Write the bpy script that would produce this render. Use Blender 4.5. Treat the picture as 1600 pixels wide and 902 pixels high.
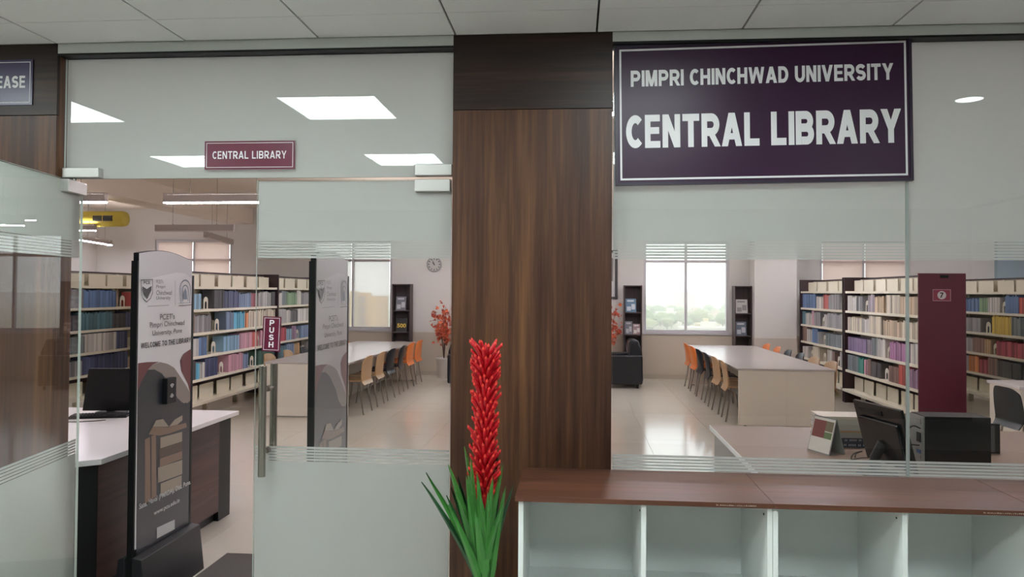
import bpy, bmesh, math, random
from mathutils import Vector, Matrix
for o in list(bpy.data.objects): bpy.data.objects.remove(o)
random.seed(7)
SC = bpy.context.scene
COL = SC.collection
PI = math.pi

# ------------------------------------------------------------------ camera (measured from the photograph, 1600x902)
FOC, EYE, DIST = 1200.0, 1.65, 3.3
YAW, PITCH, ROLL, CYPX = 0.083141, 0.02, 0.0065, 432.347
fw = Vector((-math.sin(YAW)*math.cos(PITCH), math.cos(YAW)*math.cos(PITCH), math.sin(PITCH)))
rt = fw.cross(Vector((0, 0, 1))).normalized(); up = rt.cross(fw)
cr, sr = math.cos(ROLL), math.sin(ROLL)
rt, up = cr*rt + sr*up, -sr*rt + cr*up
CAMP = Vector((0, -DIST, EYE))
cd = bpy.data.cameras.new('camera'); cam = bpy.data.objects.new('camera', cd); COL.objects.link(cam)
cam.matrix_world = Matrix(((rt.x, up.x, -fw.x, CAMP.x), (rt.y, up.y, -fw.y, CAMP.y), (rt.z, up.z, -fw.z, CAMP.z), (0, 0, 0, 1)))
cd.sensor_fit = 'HORIZONTAL'; cd.sensor_width = 36.0; cd.lens = 36.0*FOC/1600.0
cd.shift_y = -(451-CYPX)/1600.0; cd.clip_start = 0.05; cd.clip_end = 4000
SC.camera = cam

# ------------------------------------------------------------------ world, sun, exposure
w = bpy.data.worlds.new('world'); SC.world = w; w.use_nodes = True
bg = w.node_tree.nodes['Background']; bg.inputs[0].default_value = (0.93, 0.965, 1.0, 1); bg.inputs[1].default_value = 3.0
sd = bpy.data.lights.new('sun', 'SUN'); sd.energy = 1.6; sd.angle = 0.03; sd.color = (1, .95, .86)
sun = bpy.data.objects.new('sun', sd); COL.objects.link(sun); sun.rotation_euler = (math.radians(42), 0, math.radians(-15)); sun.location = (0, -10, 30)
SC.view_settings.view_transform = 'Standard'; SC.view_settings.look = 'None'
SC.view_settings.exposure = 0.0; SC.view_settings.gamma = 1.0; SC.view_settings.use_curve_mapping = False
cy = SC.cycles
cy.use_denoising = True; cy.max_bounces = 10; cy.diffuse_bounces = 5; cy.glossy_bounces = 4
cy.transmission_bounces = 6; cy.transparent_max_bounces = 24; cy.caustics_reflective = False; cy.caustics_refractive = False
cy.sample_clamp_indirect = 6.0; cy.volume_bounces = 2

LOBBY_PANEL = 25.0      # radiance of the lobby ceiling panels
PENDANT = 95.0          # radiance of the library pendant lights

# ------------------------------------------------------------------ pixel helpers
def ray(x, y): return fw + rt*((x-800)/FOC) - up*((y-CYPX)/FOC)
def atY(x, y, Y): d = ray(x, y); return CAMP + d*((Y-CAMP.y)/d.y)
def atX(x, y, X): d = ray(x, y); return CAMP + d*((X-CAMP.x)/d.x)
def atZ(x, y, Z): d = ray(x, y); return CAMP + d*((Z-CAMP.z)/d.z)

# ------------------------------------------------------------------ materials
def lin(c):
    return tuple(((v/255)/12.92 if v/255 <= .04045 else ((v/255+.055)/1.055)**2.4) for v in c) + (1,)
MATS = {}
def mat(name, rgb, rough=.5, metal=0, spec=.5, coat=0, var=0, vscale=8, bump=0, bscale=60, trans=0):
    if name in MATS: return MATS[name]
    m = bpy.data.materials.new(name); m.use_nodes = True; nt = m.node_tree; b = nt.nodes['Principled BSDF']
    c = lin(rgb)
    b.inputs['Base Color'].default_value = c; b.inputs['Roughness'].default_value = rough
    b.inputs['Metallic'].default_value = metal; b.inputs['Specular IOR Level'].default_value = spec
    b.inputs['Coat Weight'].default_value = coat
    if var:
        tc = nt.nodes.new('ShaderNodeTexCoord'); n = nt.nodes.new('ShaderNodeTexNoise'); r = nt.nodes.new('ShaderNodeMix'); r.data_type = 'RGBA'
        n.inputs['Scale'].default_value = vscale; n.inputs['Detail'].default_value = 5
        nt.links.new(tc.outputs['Object'], n.inputs['Vector']); nt.links.new(n.outputs['Fac'], r.inputs[0])
        r.inputs[6].default_value = tuple(v*(1-var) for v in c[:3]) + (1,); r.inputs[7].default_value = tuple(min(1, v*(1+var)) for v in c[:3]) + (1,)
        nt.links.new(r.outputs[2], b.inputs['Base Color'])
    if bump:
        tc = nt.nodes.new('ShaderNodeTexCoord'); n = nt.nodes.new('ShaderNodeTexNoise'); bp = nt.nodes.new('ShaderNodeBump')
        n.inputs['Scale'].default_value = bscale; bp.inputs['Strength'].default_value = bump; bp.inputs['Distance'].default_value = .01
        nt.links.new(tc.outputs['Object'], n.inputs['Vector']); nt.links.new(n.outputs['Fac'], bp.inputs['Height']); nt.links.new(bp.outputs[0], b.inputs['Normal'])
    MATS[name] = m; return m
def emit(name, rgb, s):
    if name in MATS: return MATS[name]
    m = bpy.data.materials.new(name); m.use_nodes = True; nt = m.node_tree; nt.nodes.clear()
    e = nt.nodes.new('ShaderNodeEmission'); o = nt.nodes.new('ShaderNodeOutputMaterial')
    e.inputs[0].default_value = lin(rgb); e.inputs[1].default_value = s; nt.links.new(e.outputs[0], o.inputs[0])
    MATS[name] = m; return m
def wood(name, cols, axis='Z', rough=.35, fine=38, seed=0.0, coat=.0):
    m = bpy.data.materials.new(name); m.use_nodes = True; nt = m.node_tree; b = nt.nodes['Principled BSDF']
    tc = nt.nodes.new('ShaderNodeTexCoord'); mp = nt.nodes.new('ShaderNodeMapping')
    k = .035
    mp.inputs['Scale'].default_value = {'X': (k, 1, 1), 'Y': (1, k, 1), 'Z': (1, 1, k)}[axis]
    mp.inputs['Location'].default_value = (seed, seed*1.3, seed*.7)
    n = nt.nodes.new('ShaderNodeTexNoise'); n.inputs['Scale'].default_value = fine; n.inputs['Detail'].default_value = 6; n.inputs['Roughness'].default_value = .65
    n2 = nt.nodes.new('ShaderNodeTexNoise'); n2.inputs['Scale'].default_value = fine*.22; n2.inputs['Detail'].default_value = 3
    mx = nt.nodes.new('ShaderNodeMath'); mx.operation = 'ADD'; ml = nt.nodes.new('ShaderNodeMath'); ml.operation = 'MULTIPLY'; ml.inputs[1].default_value = .5
    r = nt.nodes.new('ShaderNodeValToRGB'); e = r.color_ramp.elements
    e[0].position = .36; e[0].color = lin(cols[0]); e[1].position = .68; e[1].color = lin(cols[2])
    x = e.new(.5); x.color = lin(cols[1])
    nt.links.new(tc.outputs['Object'], mp.inputs[0])
    for q in (n, n2): nt.links.new(mp.outputs[0], q.inputs['Vector'])
    nt.links.new(n.outputs['Fac'], mx.inputs[0]); nt.links.new(n2.outputs['Fac'], mx.inputs[1]); nt.links.new(mx.outputs[0], ml.inputs[0])
    nt.links.new(ml.outputs[0], r.inputs[0]); nt.links.new(r.outputs[0], b.inputs['Base Color'])
    b.inputs['Roughness'].default_value = rough; b.inputs['Coat Weight'].default_value = coat; b.inputs['Coat Roughness'].default_value = .2; b.inputs['Specular IOR Level'].default_value = .35
    MATS[name] = m; return m
def glassmat(name, tint, refl=2.0):
    m = bpy.data.materials.new(name); m.use_nodes = True; nt = m.node_tree; nt.nodes.clear()
    o = nt.nodes.new('ShaderNodeOutputMaterial'); mx = nt.nodes.new('ShaderNodeMixShader'); t = nt.nodes.new('ShaderNodeBsdfTransparent'); g = nt.nodes.new('ShaderNodeBsdfGlossy')
    fr = nt.nodes.new('ShaderNodeFresnel'); fr.inputs[0].default_value = 1.45
    ge = nt.nodes.new('ShaderNodeNewGeometry'); s1 = nt.nodes.new('ShaderNodeMath'); s1.operation = 'SUBTRACT'; s1.inputs[0].default_value = 1
    m1 = nt.nodes.new('ShaderNodeMath'); m1.operation = 'MULTIPLY'; m2 = nt.nodes.new('ShaderNodeMath'); m2.operation = 'MULTIPLY'; m2.inputs[1].default_value = refl; m2.use_clamp = True
    nt.links.new(ge.outputs['Backfacing'], s1.inputs[1]); nt.links.new(fr.outputs[0], m1.inputs[0]); nt.links.new(s1.outputs[0], m1.inputs[1]); nt.links.new(m1.outputs[0], m2.inputs[0])
    t.inputs[0].default_value = tint + (1,); g.inputs['Roughness'].default_value = .0
    nt.links.new(m2.outputs[0], mx.inputs[0]); nt.links.new(t.outputs[0], mx.inputs[1]); nt.links.new(g.outputs[0], mx.inputs[2]); nt.links.new(mx.outputs[0], o.inputs[0])
    MATS[name] = m; return m
def filmmat(name, rgb, clear, back=.5):
    m = bpy.data.materials.new(name); m.use_nodes = True; nt = m.node_tree; nt.nodes.clear()
    o = nt.nodes.new('ShaderNodeOutputMaterial'); a = nt.nodes.new('ShaderNodeMixShader'); b = nt.nodes.new('ShaderNodeMixShader')
    t = nt.nodes.new('ShaderNodeBsdfTransparent'); d = nt.nodes.new('ShaderNodeBsdfDiffuse'); l = nt.nodes.new('ShaderNodeBsdfTranslucent')
    d.inputs[0].default_value = lin(rgb); l.inputs[0].default_value = lin(rgb)
    a.inputs[0].default_value = back; nt.links.new(d.outputs[0], a.inputs[1]); nt.links.new(l.outputs[0], a.inputs[2])
    b.inputs[0].default_value = clear; nt.links.new(a.outputs[0], b.inputs[1]); nt.links.new(t.outputs[0], b.inputs[2]); nt.links.new(b.outputs[0], o.inputs[0])
    MATS[name] = m; return m

GLASS = glassmat('clear_glass', (.948, .962, .952), 1.5)
WGLASS = glassmat('window_glass', (.97, .98, .98), 1.5)
EDGE = mat('glass_edge', (205, 214, 208), .2)
FILM = filmmat('frosted_film', (206, 210, 207), .0, .5)
BLIND = filmmat('roller_blind_fabric', (196, 186, 182), .55, .62)
BLIND2 = filmmat('thick_blind_fabric', (240, 226, 220), .06, .62)
WALL = mat('wall_paint', (214, 211, 204), .75, var=.02, vscale=2)
DADO = mat('dado_tile', (188, 176, 160), .4)
CEIL = mat('library_ceiling_paint', (246, 235, 222), .85)
TILEC = mat('ceiling_tile_board', (230, 230, 231), .85, var=.02, vscale=3, bump=.08, bscale=180)
GRID = mat('ceiling_grid_dark', (40, 44, 48), .7)  # dark grey backing that shows in the tile joints
LWALL = mat('lobby_wall_paint', (228, 225, 216), .8)
FTILE = mat('floor_tile_vitrified', (204, 197, 182), .13, spec=.5, var=.035, vscale=1.7)
FBASE = mat('floor_grout', (160, 148, 130), .5)
ALU = mat('aluminium', (200, 203, 200), .4, .3)
STEEL = mat('brushed_steel', (158, 153, 145), .26, .9)
CHROME = mat('chair_leg_chrome', (150, 142, 132), .3, .8)
SATIN = mat('satin_cover', (196, 194, 190), .32, .55)
WOODV = wood('walnut_vertical', [(50, 29, 20), (76, 49, 35), (114, 78, 50)], 'Z', .42, 46)
WOODH = wood('walnut_horizontal', [(29, 19, 17), (42, 28, 24), (70, 47, 36)], 'X', .42, 40, 3.1)
WOODT = wood('counter_walnut', [(70, 42, 31), (96, 60, 44), (122, 80, 58)], 'X', .36, 30, 5.2)
DWOOD = wood('desk_dark_wood', [(46, 28, 26), (72, 44, 38), (94, 60, 50)], 'Y', .4, 24, 1.7)
SHWOOD = wood('shelf_dark_wood', [(58, 48, 48), (72, 60, 60), (86, 74, 72)], 'Z', .45, 30, 2.2)
BEIGETOP = mat('desk_laminate', (134, 114, 99), .45, var=.03)
WHITELAM = mat('white_laminate', (238, 243, 241), .4)
WHITETOP = mat('white_table_laminate', (234, 230, 228), .3); TABTOP = mat('reading_table_laminate', (186, 178, 172), .24)
CREAM = mat('cream_laminate', (230, 222, 207), .55)
RACKC = mat('rack_cream_steel', (240, 235, 214), .45); RACKB = mat('rack_back_steel', (190, 182, 160), .6)
RACKD = mat('rack_dark_steel', (52, 34, 38), .5)
MAROON = mat('maroon_steel', (100, 38, 56), .4)
BLACK = mat('black_plastic', (15, 16, 18), .5, spec=.35)
BLACKG = mat('black_gloss', (15, 17, 20), .2)
LEATHER = mat('black_leather', (20, 23, 29), .32, bump=.1, bscale=90)
GREYP = mat('grey_plastic', (140, 140, 138), .5)
WHITE = mat('white_print', (226, 224, 226), .5)
MAROONP = mat('sign_maroon', (98, 30, 54), .28)
PURPLEP = mat('sign_purple', (50, 20, 50), .35, spec=.3)
PURPLED = mat('sign_dark_edge', (36, 22, 44), .4)
PAPER = mat('paper', (226, 222, 212), .7)
LEDM = emit('pendant_led', (246, 240, 255), PENDANT)
PANELM = emit('panel_led', (238, 250, 250), LOBBY_PANEL)

# ------------------------------------------------------------------ mesh helpers
class MB:
    def __init__(s): s.v = []; s.f = []; s.m = []
    def add(s, vs, fs, mi=0):
        o = len(s.v); s.v += [tuple(v) for v in vs]; s.f += [tuple(i+o for i in f) for f in fs]; s.m += [mi]*len(fs); return s
    def box(s, x0, x1, y0, y1, z0, z1, mi=0):
        return s.add([(x0,y0,z0),(x1,y0,z0),(x1,y1,z0),(x0,y1,z0),(x0,y0,z1),(x1,y0,z1),(x1,y1,z1),(x0,y1,z1)],
                     [(0,3,2,1),(4,5,6,7),(0,1,5,4),(1,2,6,5),(2,3,7,6),(3,0,4,7)], mi)
    def prism(s, pts, ax, a, b, mi=0):
        # pts 2-D outline, extruded along axis ax from a to b
        n = len(pts)
        def P(p, t): return {'X': (t, p[0], p[1]), 'Y': (p[0], t, p[1]), 'Z': (p[0], p[1], t)}[ax]
        vs = [P(p, a) for p in pts] + [P(p, b) for p in pts]
        fs = [tuple(range(n)), tuple(range(2*n-1, n-1, -1))] + [(i, i+n, (i+1) % n+n, (i+1) % n) for i in range(n)]
        return s.add(vs, fs, mi)
    def tube(s, pts, r, n=8, mi=0, caps=True):
        pts = [Vector(p) for p in pts]; rs = r if isinstance(r, (list, tuple)) else [r]*len(pts)
        rings = []
        for i, p in enumerate(pts):
            t = (pts[min(i+1, len(pts)-1)] - pts[max(i-1, 0)]).normalized()
            a = t.orthogonal().normalized() if i == 0 else (ref - t*ref.dot(t)).normalized()
            ref = a; b = t.cross(a)
            rings.append([p + (a*math.cos(2*PI*k/n) + b*math.sin(2*PI*k/n))*rs[i] for k in range(n)])
        vs = [v for rg in rings for v in rg]; fs = []
        for i in range(len(pts)-1):
            for k in range(n): fs.append((i*n+k, i*n+(k+1) % n, (i+1)*n+(k+1) % n, (i+1)*n+k))
        if caps: fs += [tuple(reversed(range(n))), tuple((len(pts)-1)*n+k for k in range(n))]
        return s.add(vs, fs, mi)
    def lathe(s, prof, cx=0, cy=0, n=20, mi=0, cap=True):
        vs = [(cx+r*math.cos(2*PI*k/n), cy+r*math.sin(2*PI*k/n), z) for r, z in prof for k in range(n)]
        fs = [(i*n+k, i*n+(k+1) % n, (i+1)*n+(k+1) % n, (i+1)*n+k) for i in range(len(prof)-1) for k in range(n)]
        if cap: fs += [tuple(reversed(range(n))), tuple((len(prof)-1)*n+k for k in range(n))]
        return s.add(vs, fs, mi)
    def sheet(s, P, nu, nv, off, mi=0):
        # closed sheet: P(u,v) -> point, u in [-1,1], v in [0,1]; off = thickness vector
        off = Vector(off); A = [Vector(P(-1+2*i/nu, j/nv)) for j in range(nv+1) for i in range(nu+1)]
        N = len(A); vs = A + [a+off for a in A]; fs = []; q = lambda i, j: j*(nu+1)+i
        for j in range(nv):
            for i in range(nu):
                f = (q(i, j), q(i+1, j), q(i+1, j+1), q(i, j+1)); fs += [f, tuple(N+k for k in reversed(f))]
        for j in range(nv): fs += [(q(0, j+1), N+q(0, j+1), N+q(0, j), q(0, j)), (q(nu, j), N+q(nu, j), N+q(nu, j+1), q(nu, j+1))]
        for i in range(nu): fs += [(q(i, 0), N+q(i, 0), N+q(i+1, 0), q(i+1, 0)), (q(i+1, nv), N+q(i+1, nv), N+q(i, nv), q(i, nv))]
        return s.add(vs, fs, mi)
    def mesh(s, name):
        me = bpy.data.meshes.new(name); me.from_pydata(s.v, [], s.f); me.polygons.foreach_set('material_index', s.m); me.update(); return me
    def build(s, name, mats, parent=None, smooth=False, bevel=0, segs=2):
        me = s.mesh(name)
        bm = bmesh.new(); bm.from_mesh(me); bmesh.ops.recalc_face_normals(bm, faces=bm.faces); bm.to_mesh(me); bm.free()
        for m in (mats if isinstance(mats, (list, tuple)) else [mats]): me.materials.append(m)
        o = bpy.data.objects.new(name, me); COL.objects.link(o)
        if parent: o.parent = parent
        if smooth:
            me.polygons.foreach_set('use_smooth', [True]*len(me.polygons))
            try: me.set_sharp_from_angle(angle=math.radians(40))
            except Exception: pass
        if bevel:
            b = o.modifiers.new('bevel', 'BEVEL'); b.width = bevel; b.segments = segs; b.limit_method = 'ANGLE'
            me.polygons.foreach_set('use_smooth', [True]*len(me.polygons))
            h = b.harden_normals if hasattr(b, 'harden_normals') else None
            b.harden_normals = True
        return o
def bx(name, m, parent, x0, x1, y0, y1, z0, z1, bevel=0): return MB().box(x0, x1, y0, y1, z0, z1).build(name, m, parent, bevel=bevel)
def tag(o, label, cat, group=None, kind=None):
    o['label'] = label; o['category'] = cat
    if group: o['group'] = group
    if kind: o['kind'] = kind
    return o
def thing(name, label, cat, loc=(0, 0, 0), rz=0, group=None, kind=None):
    o = bpy.data.objects.new(name, None); COL.objects.link(o); o.location = loc; o.rotation_euler = (0, 0, rz); o.empty_display_size = .1
    return tag(o, label, cat, group, kind)
def struct(name, label, cat, loc=(0, 0, 0), rz=0): return thing(name, label, cat, loc, rz, None, 'structure')
def copy_tree(o, parent=None):
    c = o.copy(); COL.objects.link(c)
    if parent: c.parent = parent
    for ch in list(o.children): copy_tree(ch, c)
    return c
def text_mesh(txt, bold=0.0, spacing=1.0):
    cu = bpy.data.curves.new('lettering', 'FONT'); cu.body = txt; cu.size = 1; cu.offset = bold; cu.space_character = spacing; cu.resolution_u = 4; cu.fill_mode = 'FRONT'
    ob = bpy.data.objects.new('tmp', cu); COL.objects.link(ob)
    dg = bpy.context.evaluated_depsgraph_get(); me = bpy.data.meshes.new_from_object(ob.evaluated_get(dg))
    bpy.data.objects.remove(ob); bpy.data.curves.remove(cu); return me
def letters(name, txt, m, parent, org, right, upv, wid, hei, bold=0.0, spacing=1.0):
    """lettering stretched to wid x hei with its lower left corner at org (parent space)"""
    me = text_mesh(txt, bold, spacing); xs = [v.co.x for v in me.vertices]; ys = [v.co.y for v in me.vertices]
    x0, x1, y0, y1 = min(xs), max(xs), min(ys), max(ys); org, right, upv = Vector(org), Vector(right), Vector(upv)
    for v in me.vertices:
        v.co = org + right*((v.co.x-x0)/(x1-x0)*wid) + upv*((v.co.y-y0)/(y1-y0)*hei)
    me.materials.clear(); me.materials.append(m)
    o = bpy.data.objects.new(name, me); COL.objects.link(o); o.parent = parent; return o
def glyph(ch, t=.2):
    h = t/2; polys = []
    def stroke(pts):
        pts = [Vector(p) for p in pts]; n = len(pts); L = []; Rr = []
        for i in range(n):
            d0 = (pts[i]-pts[max(i-1, 0)]); d1 = (pts[min(i+1, n-1)]-pts[i]); d0 = d0.normalized() if d0.length else d1.normalized(); d1 = d1.normalized() if d1.length else d0
            m = (d0+d1).normalized(); nn = Vector((-m.y, m.x)); k = h/max(.4, nn.dot(Vector((-d0.y, d0.x)))); L.append(pts[i]+nn*k); Rr.append(pts[i]-nn*k)
        for i in range(n-1): polys.append([L[i], L[i+1], Rr[i+1], Rr[i]])
    def rect(a, b, c, d): polys.append([Vector((a, c)), Vector((b, c)), Vector((b, d)), Vector((a, d))])
    def poly(*p): polys.append([Vector(q) for q in p])
    def arc(cx, cy_, rx, ry, a0, a1, n=12): return [(cx+rx*math.cos(math.radians(a0+(a1-a0)*k/n)), cy_+ry*math.sin(math.radians(a0+(a1-a0)*k/n))) for k in range(n+1)]
    w = {'I': .2, 'M': .92, 'W': 1.2, 'A': .86, 'E': .66, 'L': .64, 'T': .72, 'S': .74, 'V': .84, 'Y': .84, 'O': .86, 'C': .72, ' ': .3}.get(ch, .76)
    if ch in 'ILEHNMPRBDF' and ch != ' ': rect(0, t, 0, 1)
    if ch in 'HNM': rect(w-t, w, 0, 1)
    if ch == 'L': rect(0, w, 0, t*.9)
    if ch == 'T': rect(0, w, 1-t*.9, 1); rect(w/2-h, w/2+h, 0, 1)
    if ch == 'E':
        for y0, k in ((0, 1), (.42, .93), (1-t*.85, .98)): rect(0, w*k, y0, y0+t*.85)
    if ch == 'H': rect(0, w, .5-h*.9, .5+h*.9)
    if ch == 'N': poly((0, 1), (t*1.1, 1), (w, 0), (w-t*1.1, 0))
    if ch == 'M': poly((0, 1), (t*1.3, 1), (w/2+h*.9, 0), (w/2-h*.9, 0)); poly((w-t*1.3, 1), (w, 1), (w/2+h*.9, 0), (w/2-h*.9, 0))
    if ch == 'A': poly((0, 0), (t*1.08, 0), (w/2+h*1.1, 1), (w/2-h*1.1, 1)); poly((w-t*1.08, 0), (w, 0), (w/2+h*1.1, 1), (w/2-h*1.1, 1)); rect(w*.22, w*.78, .2, .2+t*.8)
    if ch == 'V': poly((0, 1), (t*1.08, 1), (w/2+h*1.1, 0), (w/2-h*1.1, 0)); poly((w-t*1.08, 1), (w, 1), (w/2+h*1.1, 0), (w/2-h*1.1, 0))
    if ch == 'Y': poly((0, 1), (t*1.15, 1), (w/2+h, .4), (w/2-h, .4)); poly((w-t*1.15, 1), (w, 1), (w/2+h, .4), (w/2-h, .4)); rect(w/2-h, w/2+h, 0, .42)
    if ch == 'W':
        q = w/4
        for a, b in ((0, 1), (2, 1), (2, 3), (4, 3)):
            xa = min(max(a*q, h), w-h); xb = b*q; poly((xa-h, 1), (xa+h, 1), (xb+h*.9, 0), (xb-h*.9, 0))
    if ch in 'PR': q = (1-h-.44)/2; stroke([(t, 1-h), (w-h-q, 1-h)]+arc(w-h-q, 1-h-q, q, q, 90, -90)+[(t, .44)])
    if ch == 'R': poly((w*.32, .44), (w*.66, .46), (w+.05, 0), (w-.2, 0))
    if ch == 'B': q = (.49-h)/2; stroke([(t, 1-h), (w-h-q-.03, 1-h)]+arc(w-h-q-.03, 1-h-q, q, q, 90, -90)+[(t, .51)]); stroke([(t, .5), (w-h-q, .5)]+arc(w-h-q, h+(.5-h)/2, q, (.5-h)/2, 90, -90)+[(t, h)])
    if ch == 'D': stroke([(t, 1-h), (w-h-.3, 1-h)]+arc(w-h-.3, .5, .3, .5-h, 90, -90, 16)+[(t, h)])
    if ch == 'C': stroke(arc(.4, .5, .4-h, .5-h, 46, 314, 22))
    if ch == 'O': stroke(arc(w/2, .5, w/2-h, .5-h, 0, 360, 28))
    if ch == 'S': q = (.5-h)/2; stroke(arc(w/2, 1-h-q, w/2-h, q, 22, 262, 14)+arc(w/2, h+q, w/2-h, q, 82, -158, 14))
    if ch == 'U': stroke([(h, 1), (h, .4)]+arc(w/2, .4, w/2-h, .4-h, 180, 360, 14)+[(w-h, .4), (w-h, 1)])
    return polys, w
def caps(name, txt, m, parent, org, right, upv, wid, hei, t=.2, gap=.1):
    """block capitals, one object per letter, stretched to wid x hei"""
    org, right, upv = Vector(org), Vector(right), Vector(upv); nrm = right.cross(upv); G_ = [(ch,)+glyph(ch, t) for ch in txt]
    tot = sum(g_[2]+gap for g_ in G_)-gap; x = 0
    for ch, pl, w_ in G_:
        if pl:
            b = MB()
            for k, q in enumerate(pl): b.add([org+nrm*(.00003*k)+right*((p.x+x)/tot*wid)+upv*(p.y*hei) for p in q], [tuple(range(len(q)))])
            me = b.mesh('letter'); me.materials.append(m)
            o = bpy.data.objects.new('letter', me); COL.objects.link(o); o.parent = parent
        x += w_+gap
def rect_frame(name, m, parent, x0, x1, z0, z1, t, y0, y1):
    b = MB(); b.box(x0, x1, y0, y1, z1-t, z1).box(x0, x1, y0, y1, z0, z0+t).box(x0, x0+t, y0, y1, z0+t, z1-t).box(x1-t, x1, y0, y1, z0+t, z1-t)
    return b.build(name, m, parent)

G = 0.05           # plane of the glass partition
CZ = 2.77          # lobby ceiling
YB = 11.68         # back wall of the library
LC = 3.3           # library ceiling

# ================================================================== SETTING
fl = struct('floor', 'glossy beige vitrified floor tiles of the library', 'floor')
bx('floor_slab', FBASE, fl, -10, 10, -8, YB+.2, -.2, -.004)
tile = MB().box(-.399, .399, -.399, .399, -.012, 0).mesh('floor_tile'); tile.materials.append(FTILE)
for i in range(18):
    for j in range(15):
        o = bpy.data.objects.new('floor_tile', tile); COL.objects.link(o); o.parent = fl; o.location = (-6.8+.8*i, .25+.8*j, 0)
bx('floor_slab', mat('lobby_floor', (200, 195, 186), .35), fl, -10, 10, -8, -.16, -.012, -.001)

ce = struct('ceiling', 'off-white square board ceiling with dark joints over the lobby', 'ceiling')
bx('ceiling_grid', GRID, ce, -5.4, 5.4, -7.2, -.0, CZ+.012, CZ+.05)
TX0, TP = -2.368, .613
lightcells = {(i, k) for i in (-2, 1, 4, 7) for k in (2, 5)} - {(7, 2)}
tl = MB().box(0, TP-.009, 0, TP-.004, 0, .014).mesh('ceiling_tile'); tl.materials.append(TILEC)
tl0 = MB().box(0, TP-.009, 0, .263, 0, .014).mesh('ceiling_tile'); tl0.materials.append(TILEC)
for i in range(-5, 12):
    for k in range(0, 12):
        if (i, k) in lightcells: continue
        o = bpy.data.objects.new('ceiling_tile', tl0 if k == 0 else tl); COL.objects.link(o); o.parent = ce
        o.location = (TX0+TP*i+.0045, -.268 if k == 0 else -.27-TP*k+.002, CZ)
def ceil_light(i, k):
    x, y = TX0+TP*i, -.27-TP*k
    t = thing('ceiling_light', 'square white light panel set in the lobby ceiling', 'ceiling light', (x, y, CZ), 0, 'square light panels of the lobby ceiling')
    rect = MB(); f = .012
    rect.box(.004, TP-.004, .003, f, -.004, .02).box(.004, TP-.004, TP-f, TP-.003, -.004, .02).box(.004, f+.004, f, TP-f, -.004, .02).box(TP-f-.004, TP-.004, f, TP-f, -.004, .02)
    rect.build('light_frame', WHITELAM, t); bx('diffuser', PANELM, t, f+.004, TP-f-.004, f, TP-f, .001, .012)
for i, k in sorted(lightcells): ceil_light(i, k)
t = thing('downlight', 'round white downlight set in the lobby ceiling', 'ceiling light', (2.235, -1.17, CZ))
MB().lathe([(.086, -.001), (.092, -.006), (.075, -.006), (.072, -.001)], n=28, cap=False).build('rim', WHITELAM, t, True)
MB().lathe([(.071, -.003), (.071, -.0015)], n=28).build('lens', PANELM, t)

for nm, a in (('wall_lobby_left', (-5.4, -5.2, -7.2, .1)), ('wall_lobby_right', (5.2, 5.4, -7.2, .1)), ('wall_lobby_back', (-5.4, 5.4, -7.4, -7.2))):
    o = bx(nm, mat('lobby_dark_cladding', (58, 48, 42), .7) if 'back' in nm else LWALL, None, a[0], a[1], a[2], a[3], 0, CZ+.05); tag(o, 'plain painted side wall enclosing the lobby' if 'back' not in nm else 'dark clad wall facing the glass partition', 'wall', kind='structure')
o = bx('ceiling', LWALL, None, -5.4, 5.4, -7.4, .2, CZ+.051, LC+.3); tag(o, 'concrete slab above the lobby ceiling boards', 'ceiling', kind='structure')

# library shell
o = bx('ceiling', CEIL, None, -10, 10, .2, YB+.2, LC, LC+.2); tag(o, 'plain painted ceiling high above the library', 'ceiling', kind='structure')
o = bx('ceiling_beam', CEIL, None, -6.95, -6.5, .25, YB, 2.98, LC); tag(o, 'painted beam running along the library ceiling', 'beam', kind='structure')
o = bx('wall_left', WALL, None, -10, -9.8, .2, YB, 0, LC); tag(o, 'painted side wall beyond the book racks with blue book rows', 'wall', kind='structure')
o = bx('wall_right', WALL, None, 9.8, 10, .2, YB, 0, LC); tag(o, 'painted side wall beyond the numbered book rack', 'wall', kind='structure')
# front wall pieces: above the glass, and beside it
o = MB().box(-10, 10, .1, .2, CZ+.0, LC).box(-10, -3.2, .1, .2, 0, CZ).box(2.65, 10, .1, .2, 0, CZ).build('wall_front', WALL); tag(o, 'painted wall above and beside the glass partition', 'wall', kind='structure')
# back wall with five windows
wins = []
for xl in (-8.545, -5.25, -1.95, 1.30, 4.6): wins.append((xl, xl+1.62))
b = MB(); SILL, HEAD = .89, 2.67
xs = -10
for a, c in wins:
    b.box(xs, a, YB, YB+.2, 0, LC); b.box(a, c, YB, YB+.2, 0, SILL); b.box(a, c, YB, YB+.2, HEAD, LC); xs = c
b.box(xs, 10, YB, YB+.2, 0, LC)
wb = b.build('wall_back', WALL); tag(wb, 'grey painted rear wall of the library with a row of windows', 'wall', kind='structure')
d = MB().box(-9.8, 9.8, YB-.012, YB, .09, .845).build('dado', DADO, wb)
o = bx('baseboard_back', mat('skirting', (178, 168, 152), .4), None, -9.8, 9.8, YB-.02, YB, 0, .09); tag(o, 'stone skirting along the foot of the rear wall', 'baseboard', kind='structure')
p = struct('wall_pillar', 'square painted pillar between the slim dark shelf and the book racks', 'pillar')
bx('pillar_shaft', WALL, p, 3.29, 4.05, 11.22, YB-.021, .83, LC); bx('dado', mat('pillar_dado', (192, 182, 170), .5), p, 3.28, 4.06, 11.21, YB-.021, 0, .83)
o = bx('wall_panel', mat('pale_blue_paint', (158, 178, 186), .6), None, 7.75, 9.75, YB-.12, YB-.021, .1, LC); tag(o, 'pale blue painted panel on the rear wall beyond the racks', 'wall', kind='structure')
FRAME = mat('window_frame_white', (196, 194, 196), .4)
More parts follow.
